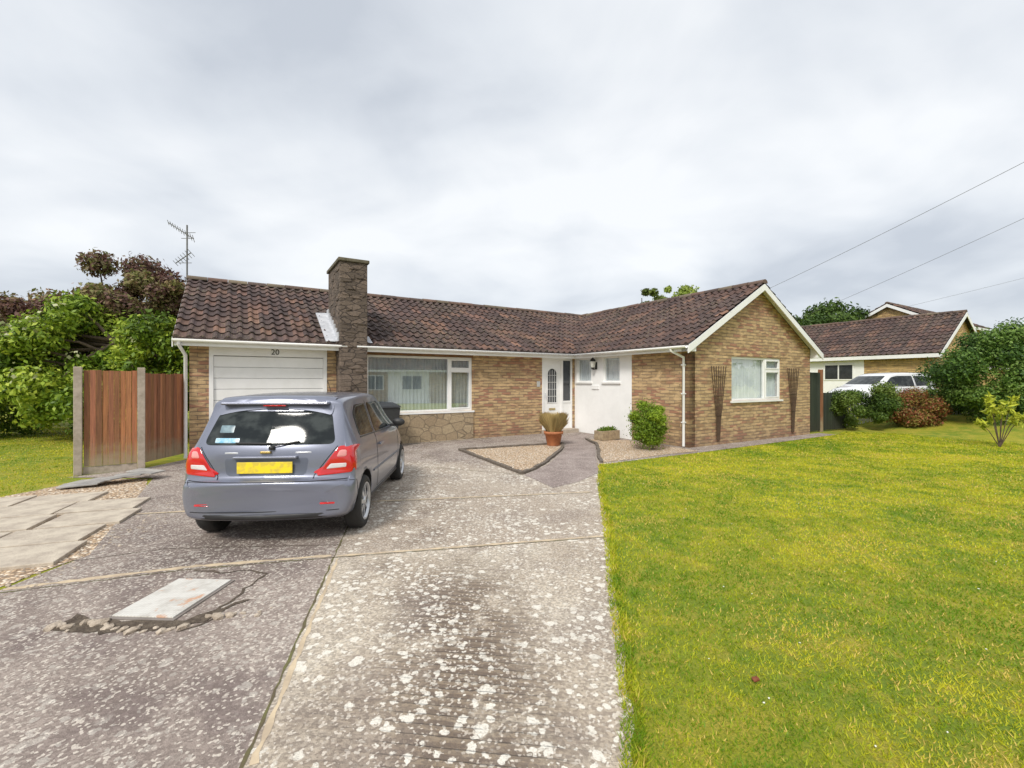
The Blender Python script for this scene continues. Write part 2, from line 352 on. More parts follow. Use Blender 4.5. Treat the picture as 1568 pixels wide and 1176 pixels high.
def joints(name,lst,mat,z):
    V=[];F=[]
    for pts,w in lst:
        v,f=ribbon(pts,w,z); k=len(V); V+=v; F+=[tuple(k+i for i in q) for q in f]
    mesh(name,V,F,mat)
joints('driveway_joint',[([(-.7,0),(-1.12,1.89),(-1.62,4.13),(-2.2,6.9)],.016),([(-1.62,4.13),(1.0,4.68)],.013),([(-3.9,3.42),(-2.8,3.85),(-1.62,4.13)],.013),
 ([(-4.6,5.45),(-2.0,6.0),(1.15,6.55)],.012),([(-5.7,7.2),(-4.4,7.6),(-1.5,8.5),(.2,7.8)],.012),([(-6.6,9.3),(-.6,12.9)],.05)],MOSS,.0085)
joints('driveway_crack',[([(-3.9,4.05),(-3.3,4.35),(-1.7,4.45)],.012)],SOIL,.0082)
joints('driveway_mortar',[([(-1.6,4.17),(1.0,4.72)],.045),([(-3.9,3.5),(-2.8,3.92),(-1.66,4.18)],.06),([(-4.55,5.5),(-2.0,6.05),(1.13,6.6)],.05),([(-1.08,1.89),(-1.57,4.1)],.03)],PALEJ,.0075)
sp_=empty('paving_slabs')
A=Vector((-4.55,3.75)); B=Vector((-5.6,6.6)); da=(B-A).normalized(); db=Vector((-da.y,da.x))
for i in range(5):
    for j in range(4):
        if j==0 and i==4: continue
        q=A+da*(.62*i)+db*(.8*j-.6+(.1 if i%2 else 0))
        o=box('slab_%d_%d'%(i,j),0,.575,0,.76,0,.035,SLAB,sp_,.006); o.location=(q.x,q.y,random.uniform(0,.006)); o.rotation_euler=(random.uniform(-.01,.01),random.uniform(-.01,.01),math.atan2(da.y,da.x)+random.uniform(-.02,.02))
sheet('gravel_strip',dense([(-6.6,2.6),(-3.85,2.6),(-4.0,3.45),(-3.88,4.25),(-5.2,6.45),(-6.0,7.5),(-6.9,7.5),(-7.1,6.2),(-6.6,2.6)],.15,.03),.005,GRAVEL)
st_=empty('loose_slates')
SLT=simple('slate',(.42,.40,.37),(.27,.26,.25),.7)
for k in range(6):
    o=box('slate_%d'%k,-.24,.24,-.13,.13,0,.02,SLT,st_,.004); o.location=(-6.6+.13*k+random.uniform(-.1,.1),6.9+.12*k,.04+.016*k); o.rotation_euler=(random.uniform(-.08,.08),random.uniform(-.06,.06),random.uniform(-.4,.8))
mh=empty('manhole_cover',(-2.47,3.35,0),math.radians(-3))
box('frame',-.235,.235,-.31,.31,.0,.016,simple('mh_frame',(.25,.22,.2),(.2,.17,.15),.8),mh,.003)
t=NT('mh_plate'); o=t.obj(); v=t.new('ShaderNodeTexChecker'); t.l(t.mapv(o,(1,1,1),(0,0,0),(0,0,.78)),v.inputs[0]); v.inputs['Scale'].default_value=60
col=t.mix(t.mr(t.noise(o,6,5,.7),.4,.7),(.72,.70,.65),(.54,.51,.46)); col=t.mix(t.mr(t.noise(o,9,5),.60,.68,0,.75),col,(.60,.29,.14)); col=t.mix(t.math('MULTIPLY',v.outputs['Fac'],.2),col,(.33,.31,.28)); t.bump(v.outputs['Fac'],.002,.5)
box('plate',-.215,.215,-.29,.29,.016,.026,t.fin(col,.6,.1),mh,.002)
ring=[]
for i in range(40):
    a=2*math.pi*i/40; c_,s_=math.cos(a),math.sin(a); k=1/max(abs(c_)/.42,abs(s_)/.46)
    ring.append((-2.45+c_*k*random.uniform(.93,1.05),3.36+s_*k*random.uniform(.93,1.05)))
v1,f1=ribbon(ring[34:]+ring[:14],.022,.0095,.02)
mesh('broken_concrete_crack',v1,f1,SOIL)
sheet('broken_surround',dense([(-2.98,3.12),(-2.93,2.92),(-2.6,2.88),(-2.25,2.93),(-2.05,3.03),(-1.93,3.35),(-2.17,3.05),(-2.7,3.03),(-2.98,3.12)],.05,.018),.0105,SOIL)
def rocks(name,pts,sz,mat):
    bm=bmesh.new()
    for (x,y) in pts:
        s=random.uniform(*sz); r=bmesh.ops.create_icosphere(bm,subdivisions=1,radius=s)
        rot=Matrix.Rotation(random.random()*6,3,'Z'); a,b,c=random.uniform(.7,1.5),random.uniform(.6,1),random.uniform(.4,.7)
        for vv in r['verts']:
            q=Vector(vv.co)*random.uniform(.8,1.15); q=rot@Vector((q.x*a,q.y*b,q.z*c)); vv.co=q+Vector((x,y,s*.3))
    m=bpy.data.meshes.new(name); bm.to_mesh(m); bm.free(); m.materials.append(mat); return link(bpy.data.objects.new(name,m))
rocks('rubble_stones',[(-2.95+i*.03+random.uniform(-.03,.03),2.97+random.uniform(-.07,.05)+max(0,(i-24)*.012)) for i in range(42)],(.010,.048),ROCK)
rocks('loose_gravel',[(-3.95-random.random()*.9*(k/300)+random.uniform(-.2,.25),3.3+4.0*(k/300)) for k in range(300)],(.006,.02),ROCK)
rocks('bed_pebbles',[W(10-random.random()*1.5,-4.7+random.random()*2)[:2] for k in range(90)]+[(.3+random.uniform(-.3,.3),9.6+random.uniform(-.8,1.3)) for k in range(90)],(.012,.03),ROCK)

# ---------------------------------------------------------------- lawn blades
def pip(px,py,poly):
    ins=np.zeros(len(px),bool); j=len(poly)-1
    for i in range(len(poly)):
        xi,yi=poly[i];xj,yj=poly[j]
        c=((yi>py)!=(yj>py))&(px<(xj-xi)*(py-yi)/((yj-yi)+1e-12)+xi); ins^=c; j=i
    return ins
def attrcol(m,arr,dom='POINT'):
    a=m.attributes.new('Col','FLOAT_COLOR',dom); c=np.ones((len(arr),4),np.float32); c[:,:3]=arr; a.data.foreach_set('color',c.ravel())
def npmesh(name,V,k,mat,parent=None,colv=None):
    n=len(V)//k; m=bpy.data.meshes.new(name); m.vertices.add(len(V)); m.vertices.foreach_set('co',V.astype(np.float32).ravel())
    m.loops.add(n*k); m.loops.foreach_set('vertex_index',np.arange(n*k,dtype=np.int32)); m.polygons.add(n)
    m.polygons.foreach_set('loop_start',np.arange(0,n*k,k,dtype=np.int32)); m.polygons.foreach_set('loop_total',np.full(n,k,np.int32)); m.update(calc_edges=True)
    if colv is not None: attrcol(m,colv)
    m.materials.append(mat); return link(bpy.data.objects.new(name,m),parent)
def vnoise(x,y,seed,s):
    r=np.random.default_rng(seed); G=r.random((64,64)); a=((x+.7*y)*s)%63;b=((y-.6*x)*s)%63; i=a.astype(int);j=b.astype(int); u=a-i;v=b-j; u=u*u*(3-2*u);v=v*v*(3-2*v)
    i1=(i+1)%64;j1=(j+1)%64
    return G[i,j]*(1-u)*(1-v)+G[i1,j]*u*(1-v)+G[i,j1]*(1-u)*v+G[i1,j1]*u*v
def grass(name,N,poly,y0,y1,x0,x1,hs=1.):
    u=rng.random(N); y=y0*(y1/y0)**u
    x=x0+(x1-x0)*rng.random(N)
    ok=(x<y*1.25+1.0)&(x>-y*1.25-1)&pip(x,y,poly); x=x[ok];y=y[ok];n=len(x)
    f=.40*vnoise(x,y,1,.8)+.35*vnoise(x,y,2,2.3)+.35*vnoise(x,y,3,7)
    f=np.clip((f-.55)*2.2+.62+.25*rng.standard_normal(n),0,1)[:,None]
    a_=np.array([.16,.29,.012]);b_=np.array([.62,.60,.035]); c=a_*(1-f)+b_*f
    dry=(rng.random(n)<.05+1.0*np.clip(vnoise(x,y,5,1.5)*.6+vnoise(x,y,6,4)*.4-.56,0,1))[:,None]; c=np.where(dry,np.array([.76,.57,.14]),c)
    th=rng.random(n)*6.283; h=(.008+.015*rng.random(n))*hs*(1+y*.03); wd=(.0018+.0009*y)
    lean=(.3+rng.random(n))*h; ph=rng.random(n)*6.283
    b=np.stack([x,y,np.full(n,.002)],1); dx=np.stack([np.cos(th)*wd,np.sin(th)*wd,0*th],1); tip=b+np.stack([np.cos(ph)*lean,np.sin(ph)*lean,h],1)
    V=np.stack([b-dx,b+dx,tip],1).reshape(-1,3); C=np.repeat(c,3,0)
    return npmesh(name,V,3,BLADE,None,C)
LP=[(x,y) for x,y in EDGE_R][::-1]+[W(9.9,-5.0)[:2],W(16.4,-4.9)[:2],W(17.5,-4.6)[:2],(17,12),(17,-3)]
grass('lawn_grass_blades',560000,[(a-.02,b) for a,b in LP],1.5,17,.3,17)
grass('edge_grass_tufts',80000,[(a-.05,b) for a,b in EDGE_R]+[(a+.06,b) for a,b in EDGE_R][::-1],1.5,9,.3,1.9,1.7)
LL=[(-7.3,7.7),(-7.0,6.1),(-6.7,2.5),(-14,2.5),(-18,16),(-9,16)]
grass('lawn_grass_blades',50000,LL,4.5,16,-17,-6)
k=200; y=1.8*(9/1.8)**rng.random(k); x=.9+rng.random(k)*10; ok=(x<y*1.2)&(x>.3+.19*y+.3)
rocks('clover_flowers',list(zip(x[ok],y[ok])),(.003,.007),simple('petal',(.8,.8,.72),(.7,.7,.6),.8)).location.z=.015
rocks('fallen_leaf',[(1.29,2.42),(1.31,2.43)],(.015,.022),simple('dead_leaf',(.25,.06,.02),(.15,.05,.02),.7)).location.z=.012

# ---------------------------------------------------------------- foliage
def foliage(name,blobs,N,size,cols,parent=None,zmin=.02,aspect=.5,shell=.35):
    c=np.array([b[:3] for b in blobs]);r=np.array([b[3:6] for b in blobs]); wgt=(r[:,0]*r[:,2]); wgt/=wgt.sum()
    i=rng.choice(len(blobs),N,p=wgt); d=rng.standard_normal((N,3)); d/=np.linalg.norm(d,axis=1)[:,None]
    rad=(rng.random(N)**shell)[:,None]*(1+.16*rng.standard_normal((N,1)))
    p=c[i]+r[i]*d*rad; ok=p[:,2]>zmin; p=p[ok];d=d[ok];i=i[ok];n=len(p)
    nr=d+.75*rng.standard_normal((n,3)); nr[:,2]+=.35; nr/=np.linalg.norm(nr,axis=1)[:,None]
    a=np.cross(nr,rng.standard_normal((n,3))); a/=np.linalg.norm(a,axis=1)[:,None]; b=np.cross(nr,a)
    s=(size*(.6+.8*rng.random(n)))[:,None]
    V=np.stack([p-a*s,p+b*s*aspect+nr*s*.12,p+a*s,p-b*s*aspect+nr*s*.12],1).reshape(-1,3)
    cols=np.array(cols); bt=rng.random(len(blobs)); tt=np.clip(bt[i]*.6+.4*rng.random(n)+.12*rng.standard_normal(n),0,.999)*(len(cols)-1)
    k0=tt.astype(int); fr=(tt-k0)[:,None]; C=cols[k0]*(1-fr)+cols[np.minimum(k0+1,len(cols)-1)]*fr
    return npmesh(name,V,4,LEAF,parent,np.repeat(C,4,0))
def crown(cx,cy,cz,rx,ry,rz,nb,rb,zmin=.2,lo=.55):
    o=[]
    while len(o)<nb:
        d=rng.standard_normal(3); d/=np.linalg.norm(d); k=lo+(1-lo)*rng.random(); s=rb*(.5+.9*rng.random())
        q=(cx+d[0]*rx*k,cy+d[1]*ry*k,cz+d[2]*rz*k)
        if q[2]>zmin: o.append((*q,s,s,s*.8))
    return o
def trunk(name,base,top,r,parent,tips):
    V=[];F=[]
    def seg(p,q,ra,rb):
        p=Vector(p);q=Vector(q);k=len(V); ax=(q-p).normalized(); u=ax.orthogonal().normalized(); v=ax.cross(u)
        for (c_,rr) in ((p,ra),(q,rb)):
            for i in range(8):
                a=i*math.pi/4; V.append(c_+u*math.cos(a)*rr+v*math.sin(a)*rr)
        for i in range(8): j=(i+1)%8; F.append((k+i,k+j,k+8+j,k+8+i))
    m=Vector(base)+(Vector(top)-Vector(base))*.45; seg(base,m,r,r*.75); seg(m,top,r*.75,r*.3)
    for tp in tips:
        s=Vector(base)+(Vector(top)-Vector(base))*random.uniform(.3,.9); q=s.lerp(Vector(tp),.5)+Vector((0,0,.15)); seg(s,q,r*.4,r*.25); seg(q,tp,r*.25,r*.07)
    mesh(name,V,F,BARK,parent,True)
def tree(name,x,y,h,rx,rz,cols,N,size,nb=40,rb=.6,r=.12,lo=.5,cz=None,z0=0):
    par=empty(name); cz=cz or h-rz; bl=crown(x,y,cz,rx,rx,rz,nb,rb,.3,lo)
    foliage('foliage',bl,N,size,cols,par); trunk('trunk',(x,y,z0),(x,y,cz+rz*.6),r,par,[b[:3] for b in bl[::3]])
    return par
G1=[(.05,.09,.010),(.12,.21,.02),(.26,.37,.035),(.48,.56,.07)]
G2=[(.035,.07,.014),(.07,.13,.02),(.14,.21,.035)]
PUR=[(.10,.05,.045),(.19,.10,.08),(.19,.21,.055),(.33,.19,.12)]
par=empty('elder_tree')
bl=crown(-12.4,13.0,2.2,1.6,1.6,1.8,42,.5,.2)+crown(-10.0,12.9,1.9,1.4,1.3,1.7,34,.45,.2)+crown(-8.7,13.6,2.1,1.1,1.2,1.4,24,.42,.2)+crown(-15.2,13.5,1.8,1.9,1.8,1.7,40,.55,.2)+crown(-10.9,12.0,.9,2.2,.8,.9,24,.4,.2)
foliage('foliage',bl,84000,.062,G1,par); trunk('trunk',(-11.2,12.9,0),(-11.2,12.9,3.2),.14,par,[b[:3] for b in bl[::4]])
fl=[b for b in bl if b[1]<12.4][:18]
foliage('blossom',[(b[0],b[1]-.15,b[2]+.2,b[3]*.5,b[3]*.5,b[4]*.5) for b in fl],260,.05,[(.50,.52,.28),(.62,.62,.42)],par,shell=.05,aspect=.9)
tree('purple_leaved_tree',-13.6,15.5,5.7,2.9,2.4,PUR,70000,.07,80,.48,.16,.45)
tree('purple_leaved_tree',-18.0,16.5,4.7,2.6,2.0,PUR,26000,.08,40,.6,.14,.45)
tree('purple_leaved_tree',-11.4,15.2,5.3,1.5,1.7,PUR,26000,.065,40,.36,.1,.4)
tree('plum_tree',7.7,27,7.3,1.3,1.8,[(.10,.06,.05),(.11,.16,.03),(.22,.26,.06)],3600,.11,22,.28,.08,.3)
tree('ash_tree',10.6,28,7.6,2.1,1.8,[(.14,.22,.03),(.28,.36,.06),(.38,.44,.10)],15000,.10,44,.45,.12,.4)
tree('oak_tree',20.2,30,6.7,3.2,2.4,G2,36000,.11,56,.7,.15,.4)
tree('oak_tree',25.5,36,7.0,3.0,2.2,G2,18000,.12,34,.7,.15,.4)
bl=[]
for a in np.linspace(-1.5,1.5,90):
    R=70+rng.random()*25; x=R*math.sin(a); y=R*math.cos(a); h=3.0+2.2*rng.random()
    for q in range(3): bl.append((x+rng.standard_normal()*1.6,y+rng.standard_normal(),h*.5+rng.random()*h*.4,2.0,2.0,h*.42))
foliage('distant_treeline',bl,36000,.45,G2)
foliage('hedge_shrub',crown(11.5,14.9,.78,1.15,.6,.62,34,.28,.1),26000,.035,G2+[(.18,.24,.05)])
foliage('hedge_shrub',crown(15.3,16.2,.75,1.0,.5,.45,24,.26,.1),10000,.04,G2)
foliage('berberis_shrub',crown(13.1,14.7,.68,1.0,.55,.55,32,.26,.1),22000,.032,[(.10,.15,.02),(.32,.08,.05),(.24,.26,.05),(.46,.14,.09)])
foliage('laurel_bush',crown(15.4,14.0,1.6,2.0,1.4,1.65,105,.40,.1,.7)+crown(17.6,14.4,1.3,1.4,1.2,1.4,55,.40,.1,.7),95000,.042,[(.025,.06,.012),(.06,.13,.02),(.14,.24,.04),(.28,.40,.10)])
foliage('box_bush',[(3.2,10.7,.58,.42,.42,.53)]+crown(3.2,10.7,.60,.39,.39,.48,24,.12,.05,.8),17000,.022,[(.09,.16,.012),(.22,.33,.02),(.40,.52,.05)])
par=empty('young_shrub'); rnd=[]
for k in range(9):
    a=k*.7+random.random(); l=random.uniform(.15,.5); h=random.uniform(.6,1.25)
    p0=(11.95,11.15,0); p1=(11.95+math.cos(a)*l*.5,11.15+math.sin(a)*l*.5,h*.6); p2=(11.95+math.cos(a)*l,11.15+math.sin(a)*l,h)
    tube('stem_%d'%k,[p0,p1,p2],[.012,.008,.004],BARK,par); 
    for f in (.4,.6,.8,1.): rnd.append(tuple(p1[i]+(p2[i]-p1[i])*f for i in range(3))+(.09,.09,.08))
foliage('leaves',rnd,420,.08,[(.28,.38,.03),(.52,.56,.05),(.62,.62,.10)],par,shell=.6,aspect=.28)

pf=empty('picket_fence'); lst=[]
for i in range(48):
    x=10.6+i*.14; lst.append((x,x+.075,15.75,15.77,.05,.92))
boxes('pickets',lst,WHITE,pf); box('rail_top',10.5,17.4,15.772,15.80,.7,.76,WHITE,pf); box('rail_low',10.5,17.4,15.772,15.80,.25,.31,WHITE,pf)

# ---------------------------------------------------------------- house
def wall(name,axis,plane,a0,a1,z0,z1,holes,mat,parent,th=.22):
    A=sorted(set([a0,a1]+[h[0] for h in holes]+[h[1] for h in holes])); Z=sorted(set([z0,z1]+[h[2] for h in holes]+[h[3] for h in holes]))
    A=[a for a in A if a0<=a<=a1]; Z=[z for z in Z if z0<=z<=z1]
    V=[];F=[]
    for z in Z:
        for a in A: V.append((a,plane,z) if axis=='f' else (plane,a,z))
    n=len(A)
    for j in range(len(Z)-1):
        for i in range(n-1):
            ca=(A[i]+A[i+1])/2;cz=(Z[j]+Z[j+1])/2
            if any(h[0]<ca<h[1] and h[2]<cz<h[3] for h in holes): continue
            q=(j*n+i,j*n+i+1,(j+1)*n+i+1,(j+1)*n+i); F.append(q if axis=='f' else q[::-1])
    o=mesh(name,V,F,mat,parent); s=o.modifiers.new('s','SOLIDIFY'); s.thickness=th; s.offset=-1; return o
def window(name,axis,plane,a0,a1,z0,z1,mull,parent,vents=(),fw=.055,d0=.03,glass=None,cur=None):
    def bx(nm,aa,ab,da,dbb,za,zb,mat,b=.004):
        if axis=='f': return box(nm,aa,ab,plane+da,plane+dbb,za,zb,mat,parent,b)
        return box(nm,plane+da,plane+dbb,aa,ab,za,zb,mat,parent,b)
    d1=d0+.07
    bx(name+'_frame_bottom',a0,a1,d0,d1,z0,z0+fw,WHITE); bx(name+'_frame_top',a0,a1,d0,d1,z1-fw,z1,WHITE)
    bx(name+'_frame_l',a0,a0+fw,d0,d1,z0+fw,z1-fw,WHITE); bx(name+'_frame_r',a1-fw,a1,d0,d1,z0+fw,z1-fw,WHITE)
    for i,m in enumerate(mull): bx(name+'_mullion_%d'%i,m-.035,m+.035,d0-.003,d1,z0+fw,z1-fw,WHITE)
    for i,(va,vb,vz) in enumerate(vents):
        bx(name+'_transom_%d'%i,va,vb,d0-.002,d1,vz-.03,vz+.03,WHITE)
        for q,(za,zb) in enumerate(((vz+.03,z1-fw),(z0+fw,vz-.03))):
            g=.035
            bx(name+'_sash%d%d_a'%(i,q),va,vb,d0-.012,d0+.03,za,za+g,WHITE);bx(name+'_sash%d%d_b'%(i,q),va,vb,d0-.012,d0+.03,zb-g,zb,WHITE)
            bx(name+'_sash%d%d_c'%(i,q),va,va+g,d0-.012,d0+.03,za+g,zb-g,WHITE);bx(name+'_sash%d%d_d'%(i,q),vb-g,vb,d0-.012,d0+.03,za+g,zb-g,WHITE)
    def P(a,d,z): return (a,plane+d,z) if axis=='f' else (plane+d,a,z)
    g=d0+.038; q=[P(a0+.02,g,z0+.02),P(a1-.02,g,z0+.02),P(a1-.02,g,z1-.02),P(a0+.02,g,z1-.02)]
    mesh(name+'_glass',q,[(0,1,2,3)],glass or GLASS,parent)
    bx(name+'_sill',a0-.05,a1+.05,-.05,d0-.001,z0-.05,z0-.002,WHITE)
    V=[];F=[];n=int((a1-a0)/.012)
    for i in range(n+1):
        a=a0+(a1-a0)*i/n; d=.15+.018*math.sin(a*62)+.010*math.sin(a*23+1)
        for z in (z0,z1): V.append(P(a,d,z))
        if i: F.append((2*i-2,2*i,2*i+1,2*i-1))
    mesh(name+'_curtain',V,F,cur or CURT,parent,True)
def roof_slope(name,p0,along,length,up,parent,mat,per=.22,course=.31,sd=1):
    p0=np.array(p0,float); al=np.array(along,float); up=np.array(up,float); sl=np.linalg.norm(up); upn=up/sl
    nrm=np.cross(al,upn); 
    if nrm[2]<0: nrm=-nrm
    R=int(round(sl/course)); c=sl/R; n=int(length/per*8)+1; xs=np.linspace(0,length,n)
    ph=(xs/per)%1; prof=.045*np.clip(np.sin(ph*2*math.pi)+.25,0,2)**.8
    r2=np.random.default_rng(sd); rows=[]
    for k in range(R):
        for (s,l) in ((k*c,.036),((k+1)*c,.004)):
            jit=.006*np.repeat(r2.standard_normal(int(length/per)+2),8)[:n] if l>.01 else 0
            rows.append(p0+al*xs[:,None]+upn*s+nrm*(prof+l+jit)[:,None])
    V=np.concatenate(rows); NR=2*R
    i=np.arange(n-1); F=[]
    for r in range(NR-1):
        b=r*n; F.append(np.stack([b+i,b+i+1,b+n+i+1,b+n+i],1))
    e=p0+al*xs[:,None]+nrm*(-.015); k0=len(V); V=np.concatenate([V,e]); F.insert(0,np.stack([k0+i,k0+i+1,i+1,i],1)); F=np.concatenate(F)
    o=mesh(name,V,F.tolist(),mat,parent)
    ti=((xs[:-1]+1e-4)/per).astype(int); nt=ti.max()+1
    base=np.array([(.072,.047,.043),(.115,.068,.056),(.155,.085,.064),(.090,.058,.053),(.20,.11,.075)])
    fc=[np.repeat(base[0][None],n-1,0)]
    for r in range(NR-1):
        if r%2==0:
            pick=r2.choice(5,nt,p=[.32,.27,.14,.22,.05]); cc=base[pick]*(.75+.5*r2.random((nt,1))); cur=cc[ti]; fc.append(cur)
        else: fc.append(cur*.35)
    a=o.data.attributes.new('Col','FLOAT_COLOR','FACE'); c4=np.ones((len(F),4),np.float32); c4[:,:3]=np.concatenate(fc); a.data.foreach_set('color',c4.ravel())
    q=[p0-nrm*.03,p0+al*length-nrm*.03,p0+al*length+up-nrm*.03,p0+up-nrm*.03]
    mesh(name+'_underlay',q,[(0,1,2,3)],DARK,parent)
    return o
def ridge(name,p0,p1,parent,mat,r=.115):
    p0=Vector(p0);p1=Vector(p1);d=(p1-p0);n=int(d.length/.45);ax=d.normalized();side=ax.cross(Vector((0,0,1)))
    V=[];F=[];C=[]
    for k in range(n):
        a=p0+d*(k/n); b=p0+d*((k+1)/n-.012/d.length)
        s=len(V); j=random.uniform(-.008,.008)
        for (pt,rr) in ((a,r),(b,r*.96)):
            for i in range(9):
                t_=math.pi*(i/8)*1.1-.05*math.pi; V.append(pt+side*math.cos(t_)*rr+Vector((0,0,math.sin(t_)*rr*.8-.03+j)))
        for i in range(8): F.append((s+i,s+i+1,s+10+i,s+9+i))
        F.append(tuple(s+i for i in range(9))); F.append(tuple(s+17-i for i in range(9)))
        c=random.choice([(.13,.085,.065),(.10,.07,.06),(.17,.10,.075),(.20,.16,.11)]); C+=[c]*10
    o=mesh(name,V,F,mat,parent); a=o.data.attributes.new('Col','FLOAT_COLOR','FACE'); c4=np.ones((len(F),4),np.float32); c4[:,:3]=np.array(C); a.data.foreach_set('color',c4.ravel())

H=empty('brick_bungalow',(O.x,O.y,0),ANG)
UW=10.21; UE=15.88; VG=-4.35; RH=4.27; EZ=2.47; UR=(UW+UE)/2
wall('front_wall','f',0,0,UW,0,2.55,[(.34,2.68,-1,2.37),(3.60,6.52,.80,2.28),(8.92,10.10,-1,2.36)],BRICK,H)
wall('garage_side_wall','s',0,0.22,6.2,0,2.6,[],BRICK,H)
mesh('side_gable',[(0,-.0,2.6),(0,6.2,2.6),(0,3.05,4.2)],[(0,2,1)],BRICK,H)
box('rear_wall',.23,UE,5.98,6.2,0,2.55,BRICK,H)
wall('wing_render_wall','s',UW,-2.48,-.0,0,2.55,[(-.80,-.12,1.6,2.34),(-2.02,-1.35,1.6,2.34)],RENDER,H)
wall('wing_brick_wall','s',UW+.003,VG,-2.48,0,2.55,[],BRICK,H)
wall('gable_wall','f',VG,UW+.003,UE,0,2.5,[(UW+1.70,UW+4.04,1.10,2.27)],BRICK,H)
box('wing_east_wall',UE-.2,UE-.002,VG+.23,6.2,0,2.55,BRICK,H)
mesh('gable_triangle',[(UW+.003,VG,2.5),(UE,VG,2.5),(UE,VG,2.58),(UR,VG,RH-.05),(UW+.003,VG,2.58)],[(0,1,2,3,4)],BRICK,H)
box('stone_panel',3.56,6.54,-.035,-.001,0,.745,STONE,H)
box('timber_over_window',3.56,6.54,-.02,-.001,2.285,2.42,WOOD,H); box('timber_over_door',8.92,10.2,-.02,-.001,2.365,2.44,WOOD,H)
box('garage_step',.3,2.72,-.12,.15,0,.03,CONC,H)
boxes('soldier_course',[(UW+1.3+i*.083,UW+1.3+i*.083+.073,VG-.004,VG+.02,2.29,2.5) for i in range(39)],BRICK,H)
EV=-.35; EU=UW-.30
s1=(RH-EZ)/(3.0-EV)
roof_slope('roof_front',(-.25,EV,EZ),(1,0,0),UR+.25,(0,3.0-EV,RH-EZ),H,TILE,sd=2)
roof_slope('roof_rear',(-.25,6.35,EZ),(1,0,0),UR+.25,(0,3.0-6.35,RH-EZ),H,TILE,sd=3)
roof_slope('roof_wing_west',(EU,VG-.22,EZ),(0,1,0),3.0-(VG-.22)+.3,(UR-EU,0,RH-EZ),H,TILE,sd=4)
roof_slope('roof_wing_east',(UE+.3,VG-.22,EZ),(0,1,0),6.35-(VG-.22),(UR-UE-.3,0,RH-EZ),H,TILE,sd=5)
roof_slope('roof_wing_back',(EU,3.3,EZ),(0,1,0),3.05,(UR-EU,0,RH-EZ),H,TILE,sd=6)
ridge('ridge_main',(-.27,3.0,RH+.05),(UR,3.0,RH+.05),H,TILE); ridge('ridge_wing',(UR,VG-.24,RH+.05),(UR,6.3,RH+.05),H,TILE)
box('soffit_main',-.2,EU,EV+.03,0-.001,2.36,2.38,WHITE,H); box('fascia_main',-.22,EU,EV,EV+.025,2.33,2.47,WHITE,H)
box('soffit_wing',EU+.03,UW-.001,VG-.18,EV,2.36,2.38,WHITE,H); box('fascia_wing',EU,EU+.025,VG-.2,EV,2.33,2.47,WHITE,H)
box('fascia_east',UE+.275,UE+.3,VG-.2,6.3,2.33,2.47,WHITE,H); box('soffit_east',UE+.001,UE+.27,VG-.18,6.3,2.36,2.38,WHITE,H)
def gutter(nm,a,b,axis):
    V=[];F=[]
    for (e_) in (a,b):
        for i in range(7):
            t_=math.pi+math.pi*i/6; h=.055*math.cos(t_); z=2.455+.055*math.sin(t_)
            V.append((e_,EV-.06+h,z) if axis=='x' else (EU-.06+h,e_,z))
    for i in range(6): F.append((i,i+1,8+i,7+i))
    o=mesh(nm,V,F,WHITE,H,True); s=o.modifiers.new('s','SOLIDIFY'); s.thickness=.005
gutter('gutter_main',-.25,EU,'x'); gutter('gutter_wing',VG-.2,EV,'y')
def board(nm,pts,v0,v1,axis='f',mat=WHITE):
    V=[(p[0],v0,p[1]) if axis=='f' else (v0,p[0],p[1]) for p in pts]+[(p[0],v1,p[1]) if axis=='f' else (v1,p[0],p[1]) for p in pts]; n=len(pts)
    mesh(nm,V,[tuple(range(n)),tuple(range(2*n-1,n-1,-1))]+[(i,(i+1)%n,n+(i+1)%n,n+i) for i in range(n)],mat,H)
for nm,ux in (('bargeboard_west',EU-.02),('bargeboard_east',UE+.32)):
    board(nm,[(ux,EZ-.02),(UR,RH-.02),(UR,RH-.19),(ux,EZ-.19)],VG-.235,VG-.21)
board('bargeboard_garage',[(EV-.02,EZ-.02),(3,RH-.02),(3,RH-.17),(EV-.02,EZ-.17)],-.262,-.24,'s')
for nm,ux in (('box_end_w',UW),('box_end_e',UE)):
    s=-1 if ux==UW else 1
    board(nm,[(ux,2.33),(ux+s*.3,2.33),(ux+s*.3,2.47),(ux,2.62)],VG-.20,VG-.01)
for nm,a,b in (('verge_w',EU,UR),('verge_e',UE+.3,UR)):
    mesh(nm,[(a,VG-.21,EZ-.035),(b,VG-.21,RH-.035),(b,VG,RH-.035),(a,VG,EZ-.035)],[(0,1,2,3)],WHITE,H)
tube('downpipe_wing',[(EU-.06,VG+.25,2.42),(EU-.06,VG+.25,2.36),(UW-.05,VG+.12,2.2),(UW-.05,VG+.12,.03)],.035,WHITE,H)
tube('downpipe_main',[(-.15,EV-.05,2.42),(-.15,EV-.05,2.35),(-.06,-.05,2.15),(-.06,-.05,.03)],.034,WHITE,H)
for z in (.6,1.3,2.0): box('pipe_clip_%d'%int(z*10),UW-.095,UW-.001,VG+.08,VG+.16,z,z+.03,WHITE,H)
box('chimney_stack',2.89,3.52,-.45,1.1,0,4.42,CHIM,H,.02); boxes('chimney_cap',[(2.85,3.56,-.49,1.14,4.42,4.50)],simple('cap',(.15,.13,.09),(.09,.08,.05),.9,scale=6,bs=30,bd=.01),H,.015)
rr=[]
for k in range(90):
    z=random.uniform(.1,4.3); h=random.uniform(.06,.14)
    if random.random()<.5: a=random.uniform(2.9,3.3); rr.append((a,a+random.uniform(.12,.22),-.45-random.uniform(.006,.025),-.44,z,z+h))
    else: a=random.uniform(-.44,.8); rr.append((2.89-random.uniform(.006,.025),2.9,a,a+random.uniform(.15,.3),z,z+h))
boxes('chimney_stones',rr,CHIM,H,.006)
